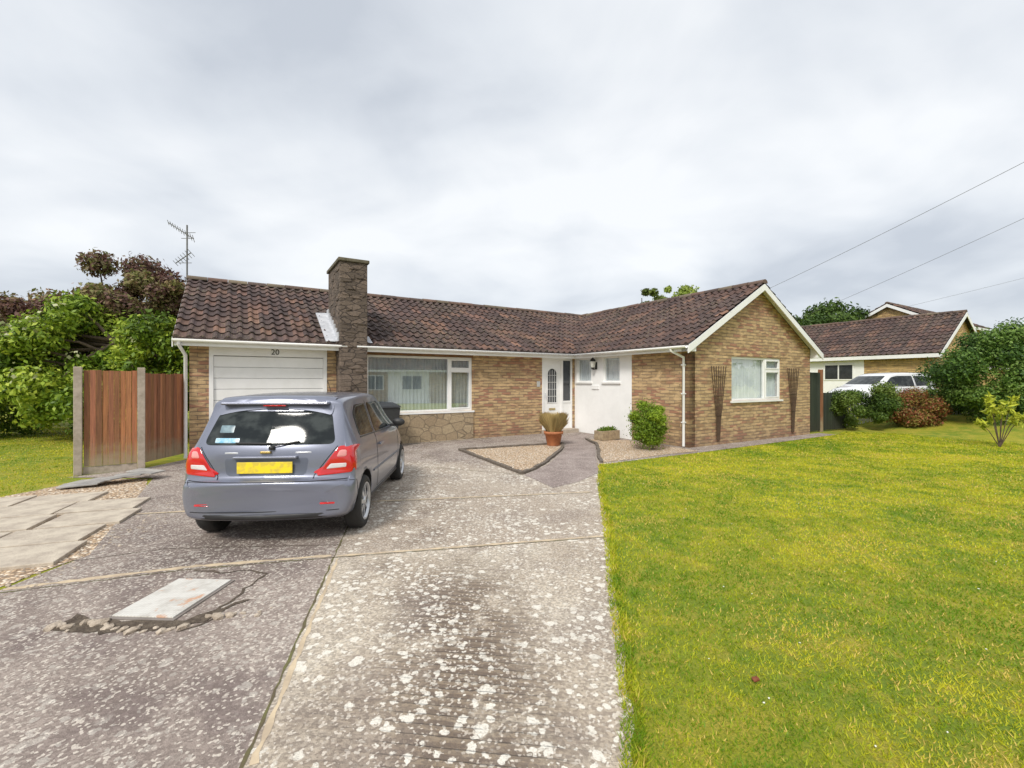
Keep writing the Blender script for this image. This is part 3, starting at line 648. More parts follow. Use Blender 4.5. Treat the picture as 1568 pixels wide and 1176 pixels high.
def rz(v): return EZ+(v-EV)*s1
V=[];F=[]
for k in range(9):
    va=EV-.02+k*.2; z=rz(va)+.085
    V+=[(2.60,va,z-.0),(2.885,va,z+.012)];
    if k: F.append((2*k-2,2*k-1,2*k+1,2*k))
o=mesh('flashing_left',V,F,LEAD,H); s=o.modifiers.new('s','SOLIDIFY'); s.thickness=.02
st=[]
for k in range(7):
    va=EV+k*.22; st.append((2.86,2.888,va,va+.21,rz(va)+.07,rz(va)+.30))
boxes('flashing_upstand',st,LEAD,H)
mesh('flashing_right',[(3.53,EV-.02,rz(EV)+.08),(3.66,EV-.02,rz(EV)+.075),(3.66,EV+.35,rz(EV+.35)+.075),(3.53,EV+.35,rz(EV+.35)+.08)],[(0,1,2,3)],LEAD,H)
box('garage_frame_top',.34,2.68,-.012,.09,2.17,2.37,WHITE,H,.004); box('garage_frame_l',.34,.42,-.012,.09,.0,2.17,WHITE,H,.004); box('garage_frame_r',2.60,2.68,-.012,.09,0,2.17,WHITE,H,.004)
gd=[(.421,2.599,.03,.06,.02+i*.238,.02+i*.238+.228) for i in range(9)]
boxes('garage_door_panels',gd,WHITE,H,.006); box('garage_door_back',.421,2.599,.05,.07,.02,2.168,simple('doorback',(.45,.45,.46),None,.5),H)
box('garage_door_handle',1.46,1.54,.0,.03,.75,.79,BLACK,H,.005)
tx=bpy.data.curves.new('house_number','FONT'); tx.body='20'; tx.size=.17; tx.extrude=.004; tx.materials.append(BLACK); to=link(bpy.data.objects.new('house_number',tx),H); to.location=(1.50,-.02,2.215); to.rotation_euler=(math.pi/2,0,0)
window('lounge_window','f',0,3.60,6.52,.80,2.28,[5.83],H,[(5.865,6.465,1.93)],glass=GLASS2,cur=CURT2)
window('gable_window','f',VG,UW+1.70,UW+4.04,1.10,2.27,[UW+3.27],H,[(UW+3.305,UW+3.985,1.93)])
window('hall_window','s',UW,-.80,-.12,1.6,2.34,[],H,fw=.04); window('cloak_window','s',UW,-2.02,-1.35,1.6,2.34,[],H,fw=.04)
box('door_frame_l',8.92,8.98,-.005,.10,.0,2.36,WHITE,H); box('door_frame_top',8.98,10.10,-.005,.10,2.28,2.36,WHITE,H); box('door_frame_mid',9.66,9.73,-.005,.1,.0,2.28,WHITE,H); box('door_frame_r',10.04,10.10,-.005,.1,0,2.28,WHITE,H)
box('door_leaf',8.98,9.66,.03,.07,.12,2.28,WHITE,H); box('door_step',8.9,10.15,-.28,.1,0,.12,CONC,H,.01)
ap=[(9.14,.95),(9.50,.95)]+[(9.32+.18*math.cos(a),1.85+.18*math.sin(a)) for a in np.linspace(0,math.pi,13)]
DG=simple('dark_glass',(.03,.035,.04),(.05,.055,.06),.08,spec=.8)
mesh('door_glass',[(p[0],.024,p[1]) for p in ap],[tuple(range(len(ap)))],DG,H)
tube('door_glass_rim',[(p[0],.024,p[1]) for p in ap],.014,WHITE,H,cyc=True)
for k in range(3): tube('door_bar_%d'%k,[(9.23+k*.09,.02,.95),(9.23+k*.09,.02,1.98)],.005,WHITE,H)
for k in range(4): tube('door_hbar_%d'%k,[(9.14,.02,1.15+k*.22),(9.50,.02,1.15+k*.22)],.005,WHITE,H)
box('letterbox',9.2,9.44,.012,.03,.72,.78,simple('brass',(.5,.4,.2),None,.3,.8),H,.004); tube('handle',[(9.05,0,1.1),(9.05,0,1.25)],.012,LEAD,H)
mesh('sidelight_glass',[(9.73,.03,1.0),(10.04,.03,1.0),(10.04,.03,2.28),(9.73,.03,2.28)],[(0,1,2,3)],DG,H); box('sidelight_panel',9.73,10.04,.02,.05,.12,.94,WHITE,H); box('sidelight_rail',9.73,10.04,.0,.05,.94,1.0,WHITE,H)
box('number_plaque',8.72,8.84,-.02,-.001,1.45,1.62,simple('plaque',(.5,.5,.48),None,.4),H,.003)
LN=[UW-.14,-1.03]
lathe('lantern_body',[(.0,1.98),(.035,1.98),(.06,2.02),(.085,2.24),(.09,2.25),(.05,2.31),(.0,2.35)],BLACK,H,'z',6,(LN[0],LN[1],0),False)
lathe('lantern_glass',[(.066,2.04),(.090,2.22)],simple('lglass',(.6,.6,.55),None,.1),H,'z',6,(LN[0],LN[1],0),False)
tube('lantern_arm',[(UW,LN[1],2.1),(UW-.07,LN[1],1.98),(LN[0],LN[1],1.98)],.01,BLACK,H); box('lantern_plate',UW-.012,UW-.001,LN[1]-.04,LN[1]+.04,1.98,2.2,BLACK,H)
box('meter_vent',UW-.03,UW-.001,-1.15,-.85,1.38,1.5,RENDER,H,.004)
AE=empty('tv_aerial'); ax,ay,_=W(-.28,3.2); 
tube('mast',[(ax,ay,3.0),(ax,ay,5.75)],.02,ALU_,AE)
def yagi(nm,z,L_,dir_,n,el):
    d=Vector(dir_).normalized(); s=Vector((-d.y,d.x,0)).normalized()*.6+Vector((0,0,.8)); s=(s-d*s.dot(d)).normalized(); c=Vector((ax,ay,z))
    tube(nm+'_boom',[c-d*L_*.25,c+d*L_*.75],.012,ALU_,AE)
    for i in range(n):
        q=c-d*L_*.25+d*L_*i/(n-1); l=el*(1-.35*i/n); tube(nm+'_el%d'%i,[q-s*l,q+s*l],.007,ALU_,AE)
yagi('yagi_top',5.5,.95,(-.9,.2,.55),11,.11); yagi('yagi_low',4.95,.65,(-.9,.35,-.35),7,.12)
tube('reflector_a',[(ax-.1,ay,5.55),(ax+.22,ay,5.55)],.008,ALU_,AE); tube('reflector_b',[(ax-.15,ay,5.4),(ax+.18,ay,5.4)],.008,ALU_,AE); tube('reflector_c',[(ax-.2,ay,4.75),(ax+.12,ay,4.75)],.008,ALU_,AE)

for k,(uc) in enumerate((1.10,4.64)):
    T=empty('fan_trellis',W(UW+uc,VG-.03),ANG)
    for i in range(7):
        f=(i-3)/3; tube('slat_%d'%i,[(f*.05,0,.12),(f*.09,-.01,.7),(f*.30,-.01,2.0)],.010,TREL,T)
    for z,wd in ((.75,.10),(1.25,.19),(1.75,.27)): tube('bar_%d'%int(z*100),[(-wd,-.02,z),(wd,-.02,z)],.009,TREL,T)

def boards(name,n,wd,h,mat,parent,th=.018,top=0,gap=.006,base=.05):
    V=[];F=[];C=[]
    for i in range(n):
        x0=i*wd;x1=x0+wd-gap;k=len(V);hh=h+random.uniform(-top,top); y0=random.uniform(-.006,.006)
        V+=[(x0,y0,base),(x1,y0,base),(x1,y0+th,base),(x0,y0+th,base),(x0,y0,hh),(x1,y0,hh),(x1,y0+th,hh),(x0,y0+th,hh)]
        F+=[tuple(k+j for j in q) for q in [(0,3,2,1),(4,5,6,7),(0,1,5,4),(1,2,6,5),(2,3,7,6),(3,0,4,7)]]; c=random.uniform(.5,1.2); C+=[(c,c*random.uniform(.88,1.05),c*random.uniform(.8,1.1))]*8
    o=mesh(name,V,F,mat,parent); attrcol(o.data,np.array(C)); return o
g=empty('garden_gate',W(UE+.05,VG+.15),ANG); boards('boards',9,.10,1.9,GATEM,g)
for nm,z in (('rail_top',1.6),('rail_mid',.9)):
    o=box(nm,0,.9,.02,.05,z,z+.1,GATEM,g); attrcol(o.data,np.ones((8,3)))
o=box('post',.92,1.03,-.03,.08,0,2.0,FENCE,g,.005); attrcol(o.data,np.ones((8,3))*.7)
g2=empty('timber_fence',W(UE+1.08,VG+.15),ANG-.1); boards('boards',12,.11,1.25,GATEM,g2)
def fence_run(par,p,q,h,nm,base=.05):
    d=Vector(q)-Vector(p); n=int(d.length/.075); o=boards(nm,n,d.length/n,h,FENCE,par,.014,.014,.004,base); o.location=(p[0],p[1],0); o.rotation_euler=(0,0,math.atan2(d.y,d.x)); return o
f=empty('panel_fence')
P1,P2=(-7.42,7.78),(-6.76,8.30)
fence_run(f,(-7.36,7.82),(-6.80,8.26),1.80,'panel_boards_a',.14); fence_run(f,(-6.745,8.36),(-6.80,9.45),1.76,'panel_boards_b',.12)
for i,q in enumerate((P1,P2)):
    o=box('concrete_post_%d'%i,-.055,.055,-.055,.055,0,1.86,CONC,f,.008); o.location=(*q,0); o.rotation_euler=(0,0,math.radians(40))
d=Vector(P2)-Vector(P1); o=box('gravel_board',.06,d.length-.06,.005,.045,0,.13,CONC,f,.004); o.location=(*P1,0); o.rotation_euler=(0,0,math.atan2(d.y,d.x))

TERR=simple('terracotta',(.50,.19,.08),(.36,.13,.055),.8,scale=6)
pot=empty('terracotta_pot',(1.04,11.4,0)); lathe('pot',[(0,.015),(.15,.015),(.16,.03),(.215,.30),(.24,.30),(.245,.37),(.215,.37),(.205,.33),(0,.32)],TERR,pot)
n=3200; th=rng.random(n)*6.283; r=rng.random(n)*.15; l=.05+.22*rng.random(n)**1.2; h=.26+.27*rng.random(n)
b=np.stack([r*np.cos(th),r*np.sin(th),np.full(n,.33)],1); m_=b+np.stack([np.cos(th)*l*.4,np.sin(th)*l*.4,h*.6],1); tip=b+np.stack([np.cos(th)*l,np.sin(th)*l,h],1); s_=np.stack([-np.sin(th),np.cos(th),0*th],1)*.004
V=np.stack([b-s_,b+s_,m_+s_,tip,m_-s_],1).reshape(-1,3); c=np.array([.95,.74,.34])*(1-rng.random((n,1))*.35)
npmesh('ornamental_grass',V,5,BLADE,pot,np.repeat(c,5,0))
tr=empty('stone_trough',(2.62,12.55,0),ANG); TR=simple('troughstone',(.42,.33,.21),(.26,.2,.13),.9,scale=12,bs=40,bd=.01)
boxes('trough_walls',[(-.32,.32,-.17,-.13,.02,.27),(-.32,.32,.13,.17,.02,.27),(-.32,-.28,-.13,.13,.02,.27),(.28,.32,-.13,.13,.02,.27),(-.28,.28,-.13,.13,.02,.2)],TR,tr,.008)
foliage('trough_plants',[(x,0,.28,.12,.12,.09) for x in (-.2,-.05,.1,.2)],900,.025,G1,tr,zmin=.1)
bn=empty('wheelie_bin',W(3.95,-.45),ANG); BN=simple('bin_plastic',(.035,.038,.04),(.025,.026,.03),.5)
mesh('bin_body',[(-.2,-.24,.1),(.2,-.24,.1),(.2,.2,.1),(-.2,.2,.1),(-.27,-.32,.98),(.27,-.32,.98),(.27,.3,.98),(-.27,.3,.98)],[(0,3,2,1),(4,5,6,7),(0,1,5,4),(1,2,6,5),(2,3,7,6),(3,0,4,7)],BN,bn)
mesh('bin_lid',[(-.29,-.35,.99),(.29,-.35,.99),(.29,.33,.99),(-.29,.33,.99),(-.27,-.3,1.03),(.27,-.3,1.03),(.26,.3,1.09),(-.26,.3,1.09)],[(0,3,2,1),(4,5,6,7),(0,1,5,4),(1,2,6,5),(2,3,7,6),(3,0,4,7)],BN,bn)
tube('bin_handle',[(-.2,.36,1.0),(.2,.36,1.0)],.018,BN,bn)
for sx_ in (-.22,.22): lathe('bin_wheel_%s'%('l' if sx_<0 else 'r'),[(0,-.03),(.1,-.03),(.1,.03),(0,.03)],BLACK,bn,'x',20,(sx_,.22,.1))

# ---------------------------------------------------------------- car
def bs_w(n,per):
    idx=[0,0]+list(range(n))+[n-1,n-1]; rows=[]
    spans=len(idx)-3
    for k in range(spans):
        for i in range(per):
            u=i/per; b=[(1-u)**3/6,(3*u**3-6*u*u+4)/6,(-3*u**3+3*u*u+3*u+1)/6,u**3/6]; r=np.zeros(n)
            for q in range(4): r[idx[k+q]]+=b[q]
            rows.append(r)
    r=np.zeros(n); r[n-1]=1; rows.append(r); return np.array(rows)
def car(name,loc,rz_,paint):
    C=empty(name,loc,rz_)
    #   y    zl  zm   zb   zt   wl   wm   wb   wt
    st=[(.00,.32,.42,.50,.54,.62,.68,.68,.56),
        (-.01,.30,.42,.54,.595,.72,.77,.765,.68),
        (.00,.27,.44,.575,.625,.76,.81,.80,.74),
        (.075,.25,.46,.60,.64,.77,.83,.82,.77),
        (.085,.25,.48,.68,.74,.77,.83,.81,.77),
        (.095,.24,.50,.83,.89,.77,.83,.80,.745),
        (.12,.24,.52,.915,.955,.77,.835,.785,.715),
        (.235,.23,.54,.945,1.15,.78,.84,.78,.68),
        (.34,.22,.55,.95,1.31,.78,.84,.78,.65),
        (.35,.22,.55,.955,1.385,.78,.84,.785,.635),
        (.37,.22,.55,.955,1.42,.78,.84,.785,.63),
        (.50,.21,.55,.955,1.435,.78,.84,.79,.63),
        (.9,.20,.55,.955,1.456,.78,.84,.79,.635),
        (1.5,.19,.55,.945,1.465,.78,.84,.795,.635),
        (2.0,.19,.55,.93,1.44,.78,.84,.795,.615),
        (2.28,.19,.55,.92,1.385,.78,.84,.79,.60),
        (2.85,.20,.55,.90,1.05,.78,.84,.78,.64),
        (3.0,.20,.55,.87,.965,.78,.84,.77,.66),
        (3.35,.21,.54,.82,.91,.78,.83,.75,.62),
        (3.65,.22,.50,.72,.80,.76,.80,.73,.58),
        (3.80,.24,.45,.60,.66,.72,.76,.71,.52),
        (3.86,.28,.42,.52,.55,.62,.66,.62,.45)]
    P=np.zeros((len(st),13,3))
    for i,(y,zl,zm,zb,zt,wl,wm,wb,wt) in enumerate(st):
        cr=.018
        q=[(0,zl),(wl*.6,zl),(wl*.97,zl),(wl+.02,zl+.06),(wm,zm),(wm*.35+wb*.65+.012,zb-.07),(wb+.004,zb-.008),(wb-.006,zb+.012 if zt-zb>.05 else zb+.004),(wt*.9+wb*.1,zt*.86+zb*.14),(wt+.012,zt-.035),(wt-.018,zt-.002),(wt*.6,zt+cr*.7),(0,zt+cr)]
        for j,(x,z) in enumerate(q):
            yy=y; f=(abs(x)/.8)**3.2
            yy+=.13*f*max(0,1-y/.9); yy-=.38*f*max(0,(y-2.7)/1.15)
            if 1.9<y<3.1 and j>8: yy-=.10*(abs(x)/.6)**2*(1-abs(y-2.5)/.6)
            P[i,j]=(x,yy,z)
    Ws=bs_w(len(st),4); Wt=bs_w(13,5); Sf=np.einsum('ai,bj,ijk->abk',Ws,Wt,P)
    na,nb=Sf.shape[:2]
    full=np.concatenate([Sf,(Sf*np.array([-1,1,1]))[:,::-1][:,1:-1]],1); nf=full.shape[1]
    V=[tuple(p) for p in full.reshape(-1,3)]; F=[]
    for a in range(na-1):
        for b in range(nf): c=(b+1)%nf; F.append((a*nf+b,a*nf+c,(a+1)*nf+c,(a+1)*nf+b))
    F.append(tuple(range(nf))[::-1]); F.append(tuple((na-1)*nf+b for b in range(nf)))
    tyre=simple('tyre_rubber',(.025,.025,.025),(.035,.033,.03),.85); trim=simple('car_black_trim',(.02,.02,.022),(.03,.03,.03),.5)
    body=mesh('body',V,F,[paint,trim],C,True)
    bm=bmesh.new(); bm.from_mesh(body.data); bmesh.ops.remove_doubles(bm,verts=bm.verts,dist=.0006); bmesh.ops.recalc_face_normals(bm,faces=bm.faces); bm.to_mesh(body.data)
    bvh=BVHTree.FromBMesh(bm); bm.free()
    wy=(.63,3.10); WR=.285
    for y in wy:
        bmc=bmesh.new(); r=bmesh.ops.create_cone(bmc,cap_ends=True,segments=48,radius1=.335,radius2=.335,depth=2.4,matrix=Matrix.Translation((0,y,WR+.015))@Matrix.Rotation(math.pi/2,4,'Y'))
        for f_ in bmc.faces: f_.material_index=1
        me=bpy.data.meshes.new('cut'); bmc.to_mesh(me); bmc.free(); me.materials.append(paint); me.materials.append(trim)
        oc=link(bpy.data.objects.new('cut',me),C)
        md=body.modifiers.new('bo','BOOLEAN'); md.operation='DIFFERENCE'; md.object=oc; md.solver='EXACT'
        bpy.context.view_layer.update(); dg=bpy.context.evaluated_depsgraph_get(); nm=bpy.data.meshes.new_from_object(body.evaluated_get(dg)); body.modifiers.clear(); body.data=nm; bpy.data.objects.remove(oc)
    box('underbody',-.5,.5,.35,3.5,.2,.6,trim,C)
    def proj(a,b,ax,off):
        if ax=='r': o_,d_=(a,-2,b),(0,1,0)
        elif ax=='F': o_,d_=(a,6,b),(0,-1,0)
        elif ax=='R': o_,d_=(3,a,b),(-1,0,0)
        elif ax=='L': o_,d_=(-3,a,b),(1,0,0)
        elif ax=='T': o_,d_=(a,b,4),(0,0,-1)
        h=bvh.ray_cast(Vector(o_),Vector(d_))
        if h[0] is None: return None
        n=h[1]; 
        if n.dot(Vector(d_))>0: n=-n
        return h[0]+n*off
    def rounded(poly,r):
        o=[];n=len(poly)
        for i in range(n):
            p=Vector(poly[i]);a=Vector(poly[i-1]);b=Vector(poly[(i+1)%n]); ra=min(r,(a-p).length*.45);rb=min(r,(b-p).length*.45); s=p+(a-p).normalized()*ra; e_=p+(b-p).normalized()*rb
            for k in range(6): u=k/5; o.append((1-u)**2*s+2*u*(1-u)*p+u*u*e_)
        q=[]
        for i in range(len(o)):
            a=o[i];b=o[(i+1)%len(o)];k=max(1,int((b-a).length/.04)); q+=[a.lerp(b,j/k) for j in range(k)]
        return q
    def panel(nm,poly,ax,mat,off=.004,r=.04,rings=10):
        q=rounded(poly,r); c=sum(q,Vector((0,0)))/len(q); V=[];F=[];n=len(q)
        for k in range(rings+1):
            f_=1-k/rings
            for p in (q if k<rings else [c]):
                w_=c+(p-c)*f_; h=proj(w_.x,w_.y,ax,off if k>0 else off-.003)
                V.append(h if h is not None else (V[-1] if V else Vector((0,0,0))))
        for k in range(rings-1):
            for i in range(n): j=(i+1)%n; F.append((k*n+i,k*n+j,(k+1)*n+j,(k+1)*n+i))
        l=rings*n
        for i in range(n): F.append(((rings-1)*n+i,(rings-1)*n+(i+1)%n,l))
        return mesh(nm,V,F,mat,C,True)
    def line(nm,pts,ax,mat,r=.004,off=.0):
        q=[]
        for a,b in zip(pts[:-1],pts[1:]):
            k=max(1,int(math.dist(a,b)/.03))
            for i in range(k+1):
                h=proj(a[0]+(b[0]-a[0])*i/k,a[1]+(b[1]-a[1])*i/k,ax,off)
                if h is not None: q.append(h)
        if len(q)>1: tube(nm,q,r,mat,C)
    cg=NT('car_glass'); oo=cg.obj()
    cc=cg.mix(cg.mr(cg.noise(cg.mapv(oo,(1,1,1.4)),5,3),.4,.65),(.014,.018,.02),(.05,.058,.058))
    cg.set(cg.p.inputs['Base Color'],cc); cg.p.inputs['Roughness'].default_value=.05; cg.p.inputs['Specular IOR Level'].default_value=.28; CG=cg.m
    seam=simple('car_seam',(.01,.01,.012),None,.7)
    MLD=simple('moulding',(.15,.16,.19),None,.4); ALU=simple('alloy',(.62,.63,.65),(.48,.49,.51),.3,.6); RD=simple('rimdark',(.05,.05,.055),None,.5,.4)
    for s,ax in ((1,'R'),(-1,'L')):
        panel('quarter_glass_'+ax,[(.58,1.01),(1.22,.985),(1.22,1.34),(.76,1.345),(.60,1.25)],ax,CG,.004,.05)
        panel('door_glass_'+ax,[(1.29,.98),(2.62,.965),(2.18,1.29),(1.95,1.34),(1.29,1.345)],ax,CG,.004,.05)
        line('door_seam_'+ax,[(1.24,1.37),(1.24,.62),(1.32,.30),(2.70,.30),(2.74,.90)],ax,seam,.003)
        line('belt_'+ax,[(.60,.995),(2.66,.935)],ax,trim,.008)
        line('side_moulding_'+ax,[(1.02,.55),(2.72,.53)],ax,MLD,.014)
        line('sill_'+ax,[(1.0,.25),(2.74,.25)],ax,trim,.02)
        hy=proj(1.42,.82,ax,.02); o=box('door_handle_'+ax,-.012,.012,-.09,.09,-.014,.014,paint,C,.008); o.location=hy
        line('bumper_seam_'+ax,[(.06,.63),(.26,.60),(.36,.36)],ax,seam,.003)
        bmm=bmesh.new(); bmesh.ops.create_uvsphere(bmm,u_segments=20,v_segments=12,radius=1); me=bpy.data.meshes.new('mirror'); bmm.to_mesh(me); bmm.free(); me.materials.append(trim); me.polygons.foreach_set('use_smooth',[True]*len(me.polygons))
        o=link(bpy.data.objects.new('mirror_'+ax,me),C); o.scale=(.09,.05,.06); o.location=(s*.89,2.42,1.00)
        box('mirror_stalk_'+ax,min(s*.75,s*.86),max(s*.75,s*.86),2.40,2.46,.94,.98,trim,C,.01)
        for wi,y in enumerate(wy):
            wx=s*.745; nm='%s%d'%(ax,wi); sg=s
            lathe('tyre_'+nm,[(.19,-.08*sg),(.265,-.085*sg),(WR,-.06*sg),(WR,.05*sg),(.268,.082*sg),(.205,.088*sg),(.198,.07*sg),(.19,.02*sg)],tyre,C,'x',56,(wx,y,WR))
            lathe('rim_'+nm,[(.203,.085*sg),(.192,.078*sg),(.18,.03*sg),(.17,.0),(.0,.0)],RD,C,'x',48,(wx,y,WR))
            lathe('rimlip_'+nm,[(.206,.080*sg),(.203,.089*sg),(.190,.086*sg),(.182,.06*sg)],ALU,C,'x',48,(wx,y,WR))
            V=[];F=[]
            for k in range(7):
                a=k*2*math.pi/7+.3
                d=Vector((0,math.cos(a),math.sin(a)));e_=Vector((0,-math.sin(a),math.cos(a))); n0=len(V)
                for (rr_,ww,xo) in ((.03,.026,.075),(.188,.017,.062)):
                    for sgn in (-1,1):
                        for dx in (0,-.03): V.append(Vector((wx+sg*(xo+dx),y,WR))+d*rr_+e_*ww*sgn)
                F+=[(n0,n0+2,n0+6,n0+4),(n0,n0+4,n0+5,n0+1),(n0+2,n0+3,n0+7,n0+6)]
            mesh('spokes_'+nm,V,F,ALU,C); lathe('hub_'+nm,[(.055,.05*sg),(.05,.08*sg),(.0,.086*sg)],ALU,C,'x',24,(wx,y,WR))
    panel('rear_glass',[(-.635,.975),(.635,.975),(.55,1.30),(-.55,1.30)],'r',CG,.005,.07,14)
    panel('windscreen',[(-.64,1.03),(.64,1.03),(.54,1.34),(-.54,1.34)],'F',CG,.005,.06,12)
    RED=simple('tail_lens_red',(.62,.010,.012),(.48,.008,.01),.12,coat=1); WL=simple('tail_lens_white',(.75,.70,.70),None,.15,coat=1); AM=simple('reverse_lens',(.8,.32,.30),None,.15,coat=1)
    for s in (1,-1):
        nm='r' if s>0 else 'l'
        panel('tail_light_'+nm,[(.47*s,.67),(.80*s,.69),(.80*s,.945),(.67*s,.955)],'r',RED,.010,.03,14)
        panel('tail_light_clear_'+nm,[(.56*s,.735),(.74*s,.745),(.745*s,.785),(.60*s,.785)],'r',WL,.014,.012,4)
        panel('tail_light_ring_'+nm,[(.65*s,.85),(.74*s,.85),(.745*s,.91),(.68*s,.915)],'r',AM,.014,.02,4)
        panel('tail_side_'+nm,[(.10,.68),(.27,.71),(.32,.91),(.20,.945)],'R' if s>0 else 'L',RED,.008,.04)
        line('gate_seam_'+nm,[(.655*s,.955),(.455*s,.68),(.45*s,.65)],'r',seam,.004)
        panel('headlight_'+nm,[(.35*s,.62),(.68*s,.66),(.70*s,.80),(.40*s,.74)],'F',WL,.006,.04)
        panel('reflector_'+nm,[(.52*s,.40),(.66*s,.40),(.66*s,.42),(.52*s,.42)],'r',RED,.003,.01,3)
    panel('gate_recess',[(-.40,.675),(.40,.675),(.43,.86),(-.43,.86)],'r',simple('recess',(.15,.165,.21),(.13,.145,.19),.35,.4),.001,.05)
    line('bumper_gap',[(-.76,.632),(.76,.632)],'r',seam,.005)
    line('bumper_low',[(-.70,.345),(.70,.345)],'r',seam,.004)
    panel('lower_grille',[(-.60,.275),(.60,.275),(.56,.325),(-.56,.325)],'r',trim,.003,.02,6)
    yb=proj(0,.765,'r',0).y
    t=NT('number_plate_yellow'); o_=t.obj(); nz=t.noise(t.mapv(o_,(14,14,14)),1,2); col=t.mix(t.mr(nz,.42,.6,0,.55),(.92,.70,.03),(.52,.40,.10))
    box('number_plate',-.26,.26,yb-.022,yb-.010,.71,.82,t.fin(col,.4),C,.003)
    box('plate_light_bar',-.30,.30,yb-.028,yb+.03,.850,.875,paint,C,.008)
    box('badge',-.05,.05,yb-.012,yb+.02,.900,.922,simple('badge_gold',(.6,.45,.18),None,.25,.9),C,.006)
    yr=proj(0,1.36,'r',0)
    panel('roof_spoiler',[(-.56,.33),(.56,.33),(.58,.50),(-.58,.50)],'T',paint,.014,.03,6)
    box('spoiler_lip',-.53,.53,yr.y-.06,yr.y+.08,1.365,1.395,paint,C,.012)
    box('brake_light',-.11,.11,yr.y-.062,yr.y-.04,1.352,1.364,RED,C,.002)
    line('wiper',[(.04,.985),(-.30,.99)],'r',trim,.009,.02); line('wiper_arm',[(.05,.96),(.30,1.0)],'r',trim,.007,.02)
    lathe('wiper_pivot',[(0,0),(.03,0),(.025,.03),(0,.035)],trim,C,'z',16,(.05,proj(.05,.955,'r',.0).y-.015,.94))
    tube('roof_aerial',[(0,2.1,1.45),(0,1.95,1.62)],.004,trim,C)
    panel('window_sticker',[(-.52,.995),(-.28,.995),(-.28,1.04),(-.52,1.04)],'r',simple('sticker',(.15,.45,.65),(.6,.7,.75),.3,scale=12),.009,.01,3)
    panel('window_label',[(-.50,1.09),(-.36,1.09),(-.36,1.16),(-.50,1.16)],'r',simple('label',(.22,.32,.36),(.14,.2,.24),.3,scale=12),.008,.01,3)
    panel('model_lettering_l',[(-.40,.895),(-.27,.895),(-.27,.910),(-.40,.910)],'r',ALU,.004,.004,2); panel('model_lettering_r',[(.27,.895),(.42,.895),(.42,.910),(.27,.910)],'r',ALU,.004,.004,2)
    return C
pt=NT('car_paint'); o=pt.obj(); nz=pt.noise(o,900,2); col=pt.mix(pt.mr(nz,.4,.6),(.175,.187,.245),(.235,.25,.315))
pt.p.inputs['Coat Weight'].default_value=.8; pt.p.inputs['Coat Roughness'].default_value=.05; PAINT=pt.fin(col,.34,.5)
car('parked_car',(-2.40,4.36,0),math.radians(4.5),PAINT)
WP=simple('white_car_paint',(.78,.79,.80),(.72,.73,.74),.3,coat=.8)
car('parked_car',(15.7,17.5,.48),ANG+math.radians(70),WP)

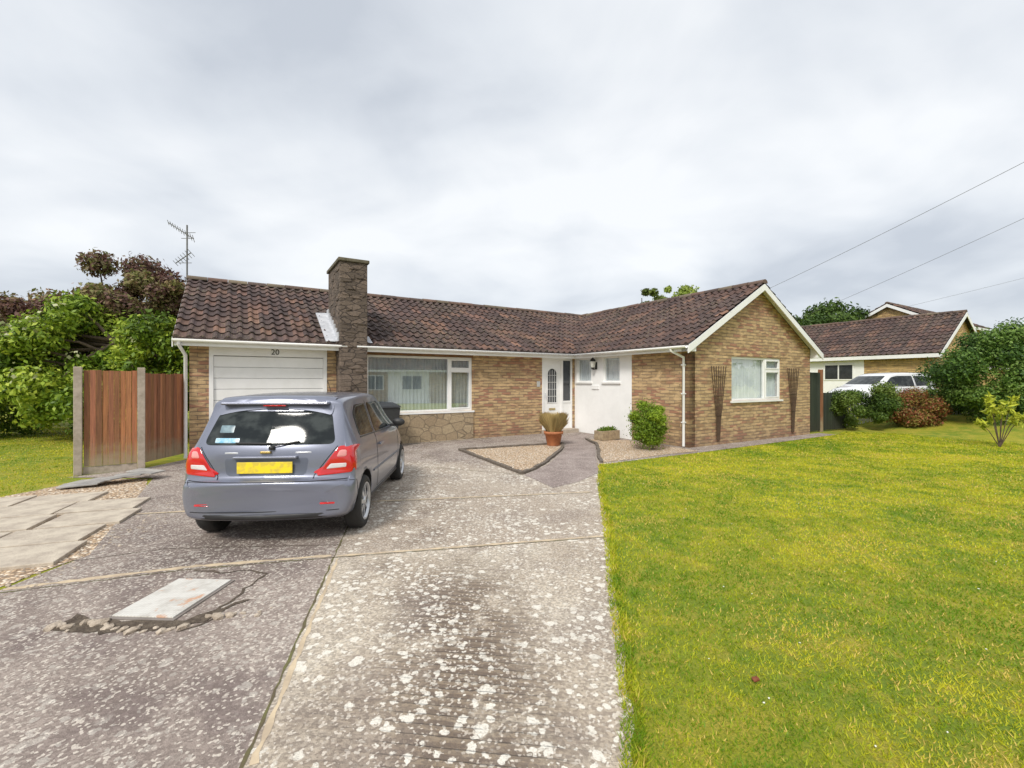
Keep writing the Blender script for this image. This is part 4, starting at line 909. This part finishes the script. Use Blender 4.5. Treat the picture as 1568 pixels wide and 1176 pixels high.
# ---------------------------------------------------------------- neighbours
def bungalow(name,loc,rz_,L_,Wd,eh,rh,bm_,white=(0,0),wins=()):
    N=empty(name,loc,rz_); h=Wd/2
    boxes('walls',[(-h,h,0,.2,-.4,eh),(-h,h,L_-.2,L_,-.4,eh),(-h,-h+.2,.2,L_-.2,-.4,eh),(h-.2,h,.2,L_-.2,-.4,eh)],bm_,N)
    for y,nm in ((0,'gable_a'),(L_,'gable_b')): mesh(nm,[(-h,y,eh),(h,y,eh),(h,y,eh+.1),(0,y,rh-.06),(-h,y,eh+.1)],[(0,1,2,3,4)],bm_,N)
    roof_slope('roof_a',(-h-.3,-.2,eh),(0,1,0),L_+.4,(h+.3,0,rh-eh),N,TILE,sd=11); roof_slope('roof_b',(h+.3,-.2,eh),(0,1,0),L_+.4,(-h-.3,0,rh-eh),N,TILE,sd=12)
    ridge('ridge',(0,-.2,rh+.04),(0,L_+.2,rh+.04),N,TILE)
    for s in (-1,1):
        x=s*(h+.3); box('fascia_%s'%('l' if s<0 else 'r'),min(x,x-s*.03),max(x,x-s*.03),-.2,L_+.2,eh-.16,eh,WHITE,N)
        for y,k in ((-.22,'a'),(L_+.2,'b')):
            mesh('barge_%d%s'%(s,k),[(x,y,eh-.02),(0,y,rh-.02),(0,y,rh-.2),(x,y,eh-.2),(x,y+.02,eh-.02),(0,y+.02,rh-.02),(0,y+.02,rh-.2),(x,y+.02,eh-.2)],[(0,1,2,3),(7,6,5,4),(0,1,5,4),(3,2,6,7),(1,2,6,5),(0,3,7,4)],WHITE,N)
    if white[1]>white[0]: box('render_panel',-h-.02,-h-.001,white[0],white[1],-.3,eh-.16,RENDER,N)
    for i,(a,b,z0,z1) in enumerate(wins):
        box('window_frame_%d'%i,-h-.05,-h-.021,a,b,z0,z1,WHITE,N,.004); box('window_pane_%d'%i,-h-.056,-h-.0505,a+.06,(a+b)/2-.03,z0+.06,z1-.06,DG,N); box('window_paneb_%d'%i,-h-.056,-h-.0505,(a+b)/2+.03,b-.06,z0+.06,z1-.06,DG,N)
    return N
bungalow('neighbour_bungalow',W(29.1,-4.4,.38),ANG,13,5.9,2.42,4.40,BRICK2,(2.6,6.4),[(3.0,4.3,1.3,2.1),(5.0,5.9,.9,2.1),(7.5,9.5,1.0,2.1)])
bungalow('dormer_bungalow',W(34,0,.4),ANG-math.radians(90),9,3.9,4.65,5.85,BRICK2)
bungalow('red_roof_bungalow',(50,38,.4),ANG,14,8,2.5,5.2,BRICK2)
# houses over the road (seen only as reflections in the lounge window)
bungalow('street_bungalow',(14.5,-8.5,0),math.radians(-39),14,7,2.5,4.8,BRICK2,(3,6),[(1.5,2.7,1,2.1),(4,5.5,1,2.1),(9,12,1,2.1)])
bungalow('street_bungalow',(-8,-24,0),math.radians(80),16,7,2.5,4.6,BRICK2,(3,6),[(4,6,1,2.1),(9,12,1,2.1)])
def wire(nm,a,b,sag=.25):
    pts=[]
    for i in range(25):
        u=i/24; p=Vector(a).lerp(Vector(b),u); p.z-=sag*4*u*(1-u); pts.append(p)
    tube(nm,pts,.007,CABLE,None,4)
wire('overhead_cable',(15.6,10.8,8.6),(11.0,23,5.4),.12); wire('overhead_cable',(20.3,13.8,8.8),(17.9,29,5.5),.12); wire('overhead_cable',(34,24,8.9),(22,31,5.6),.1)
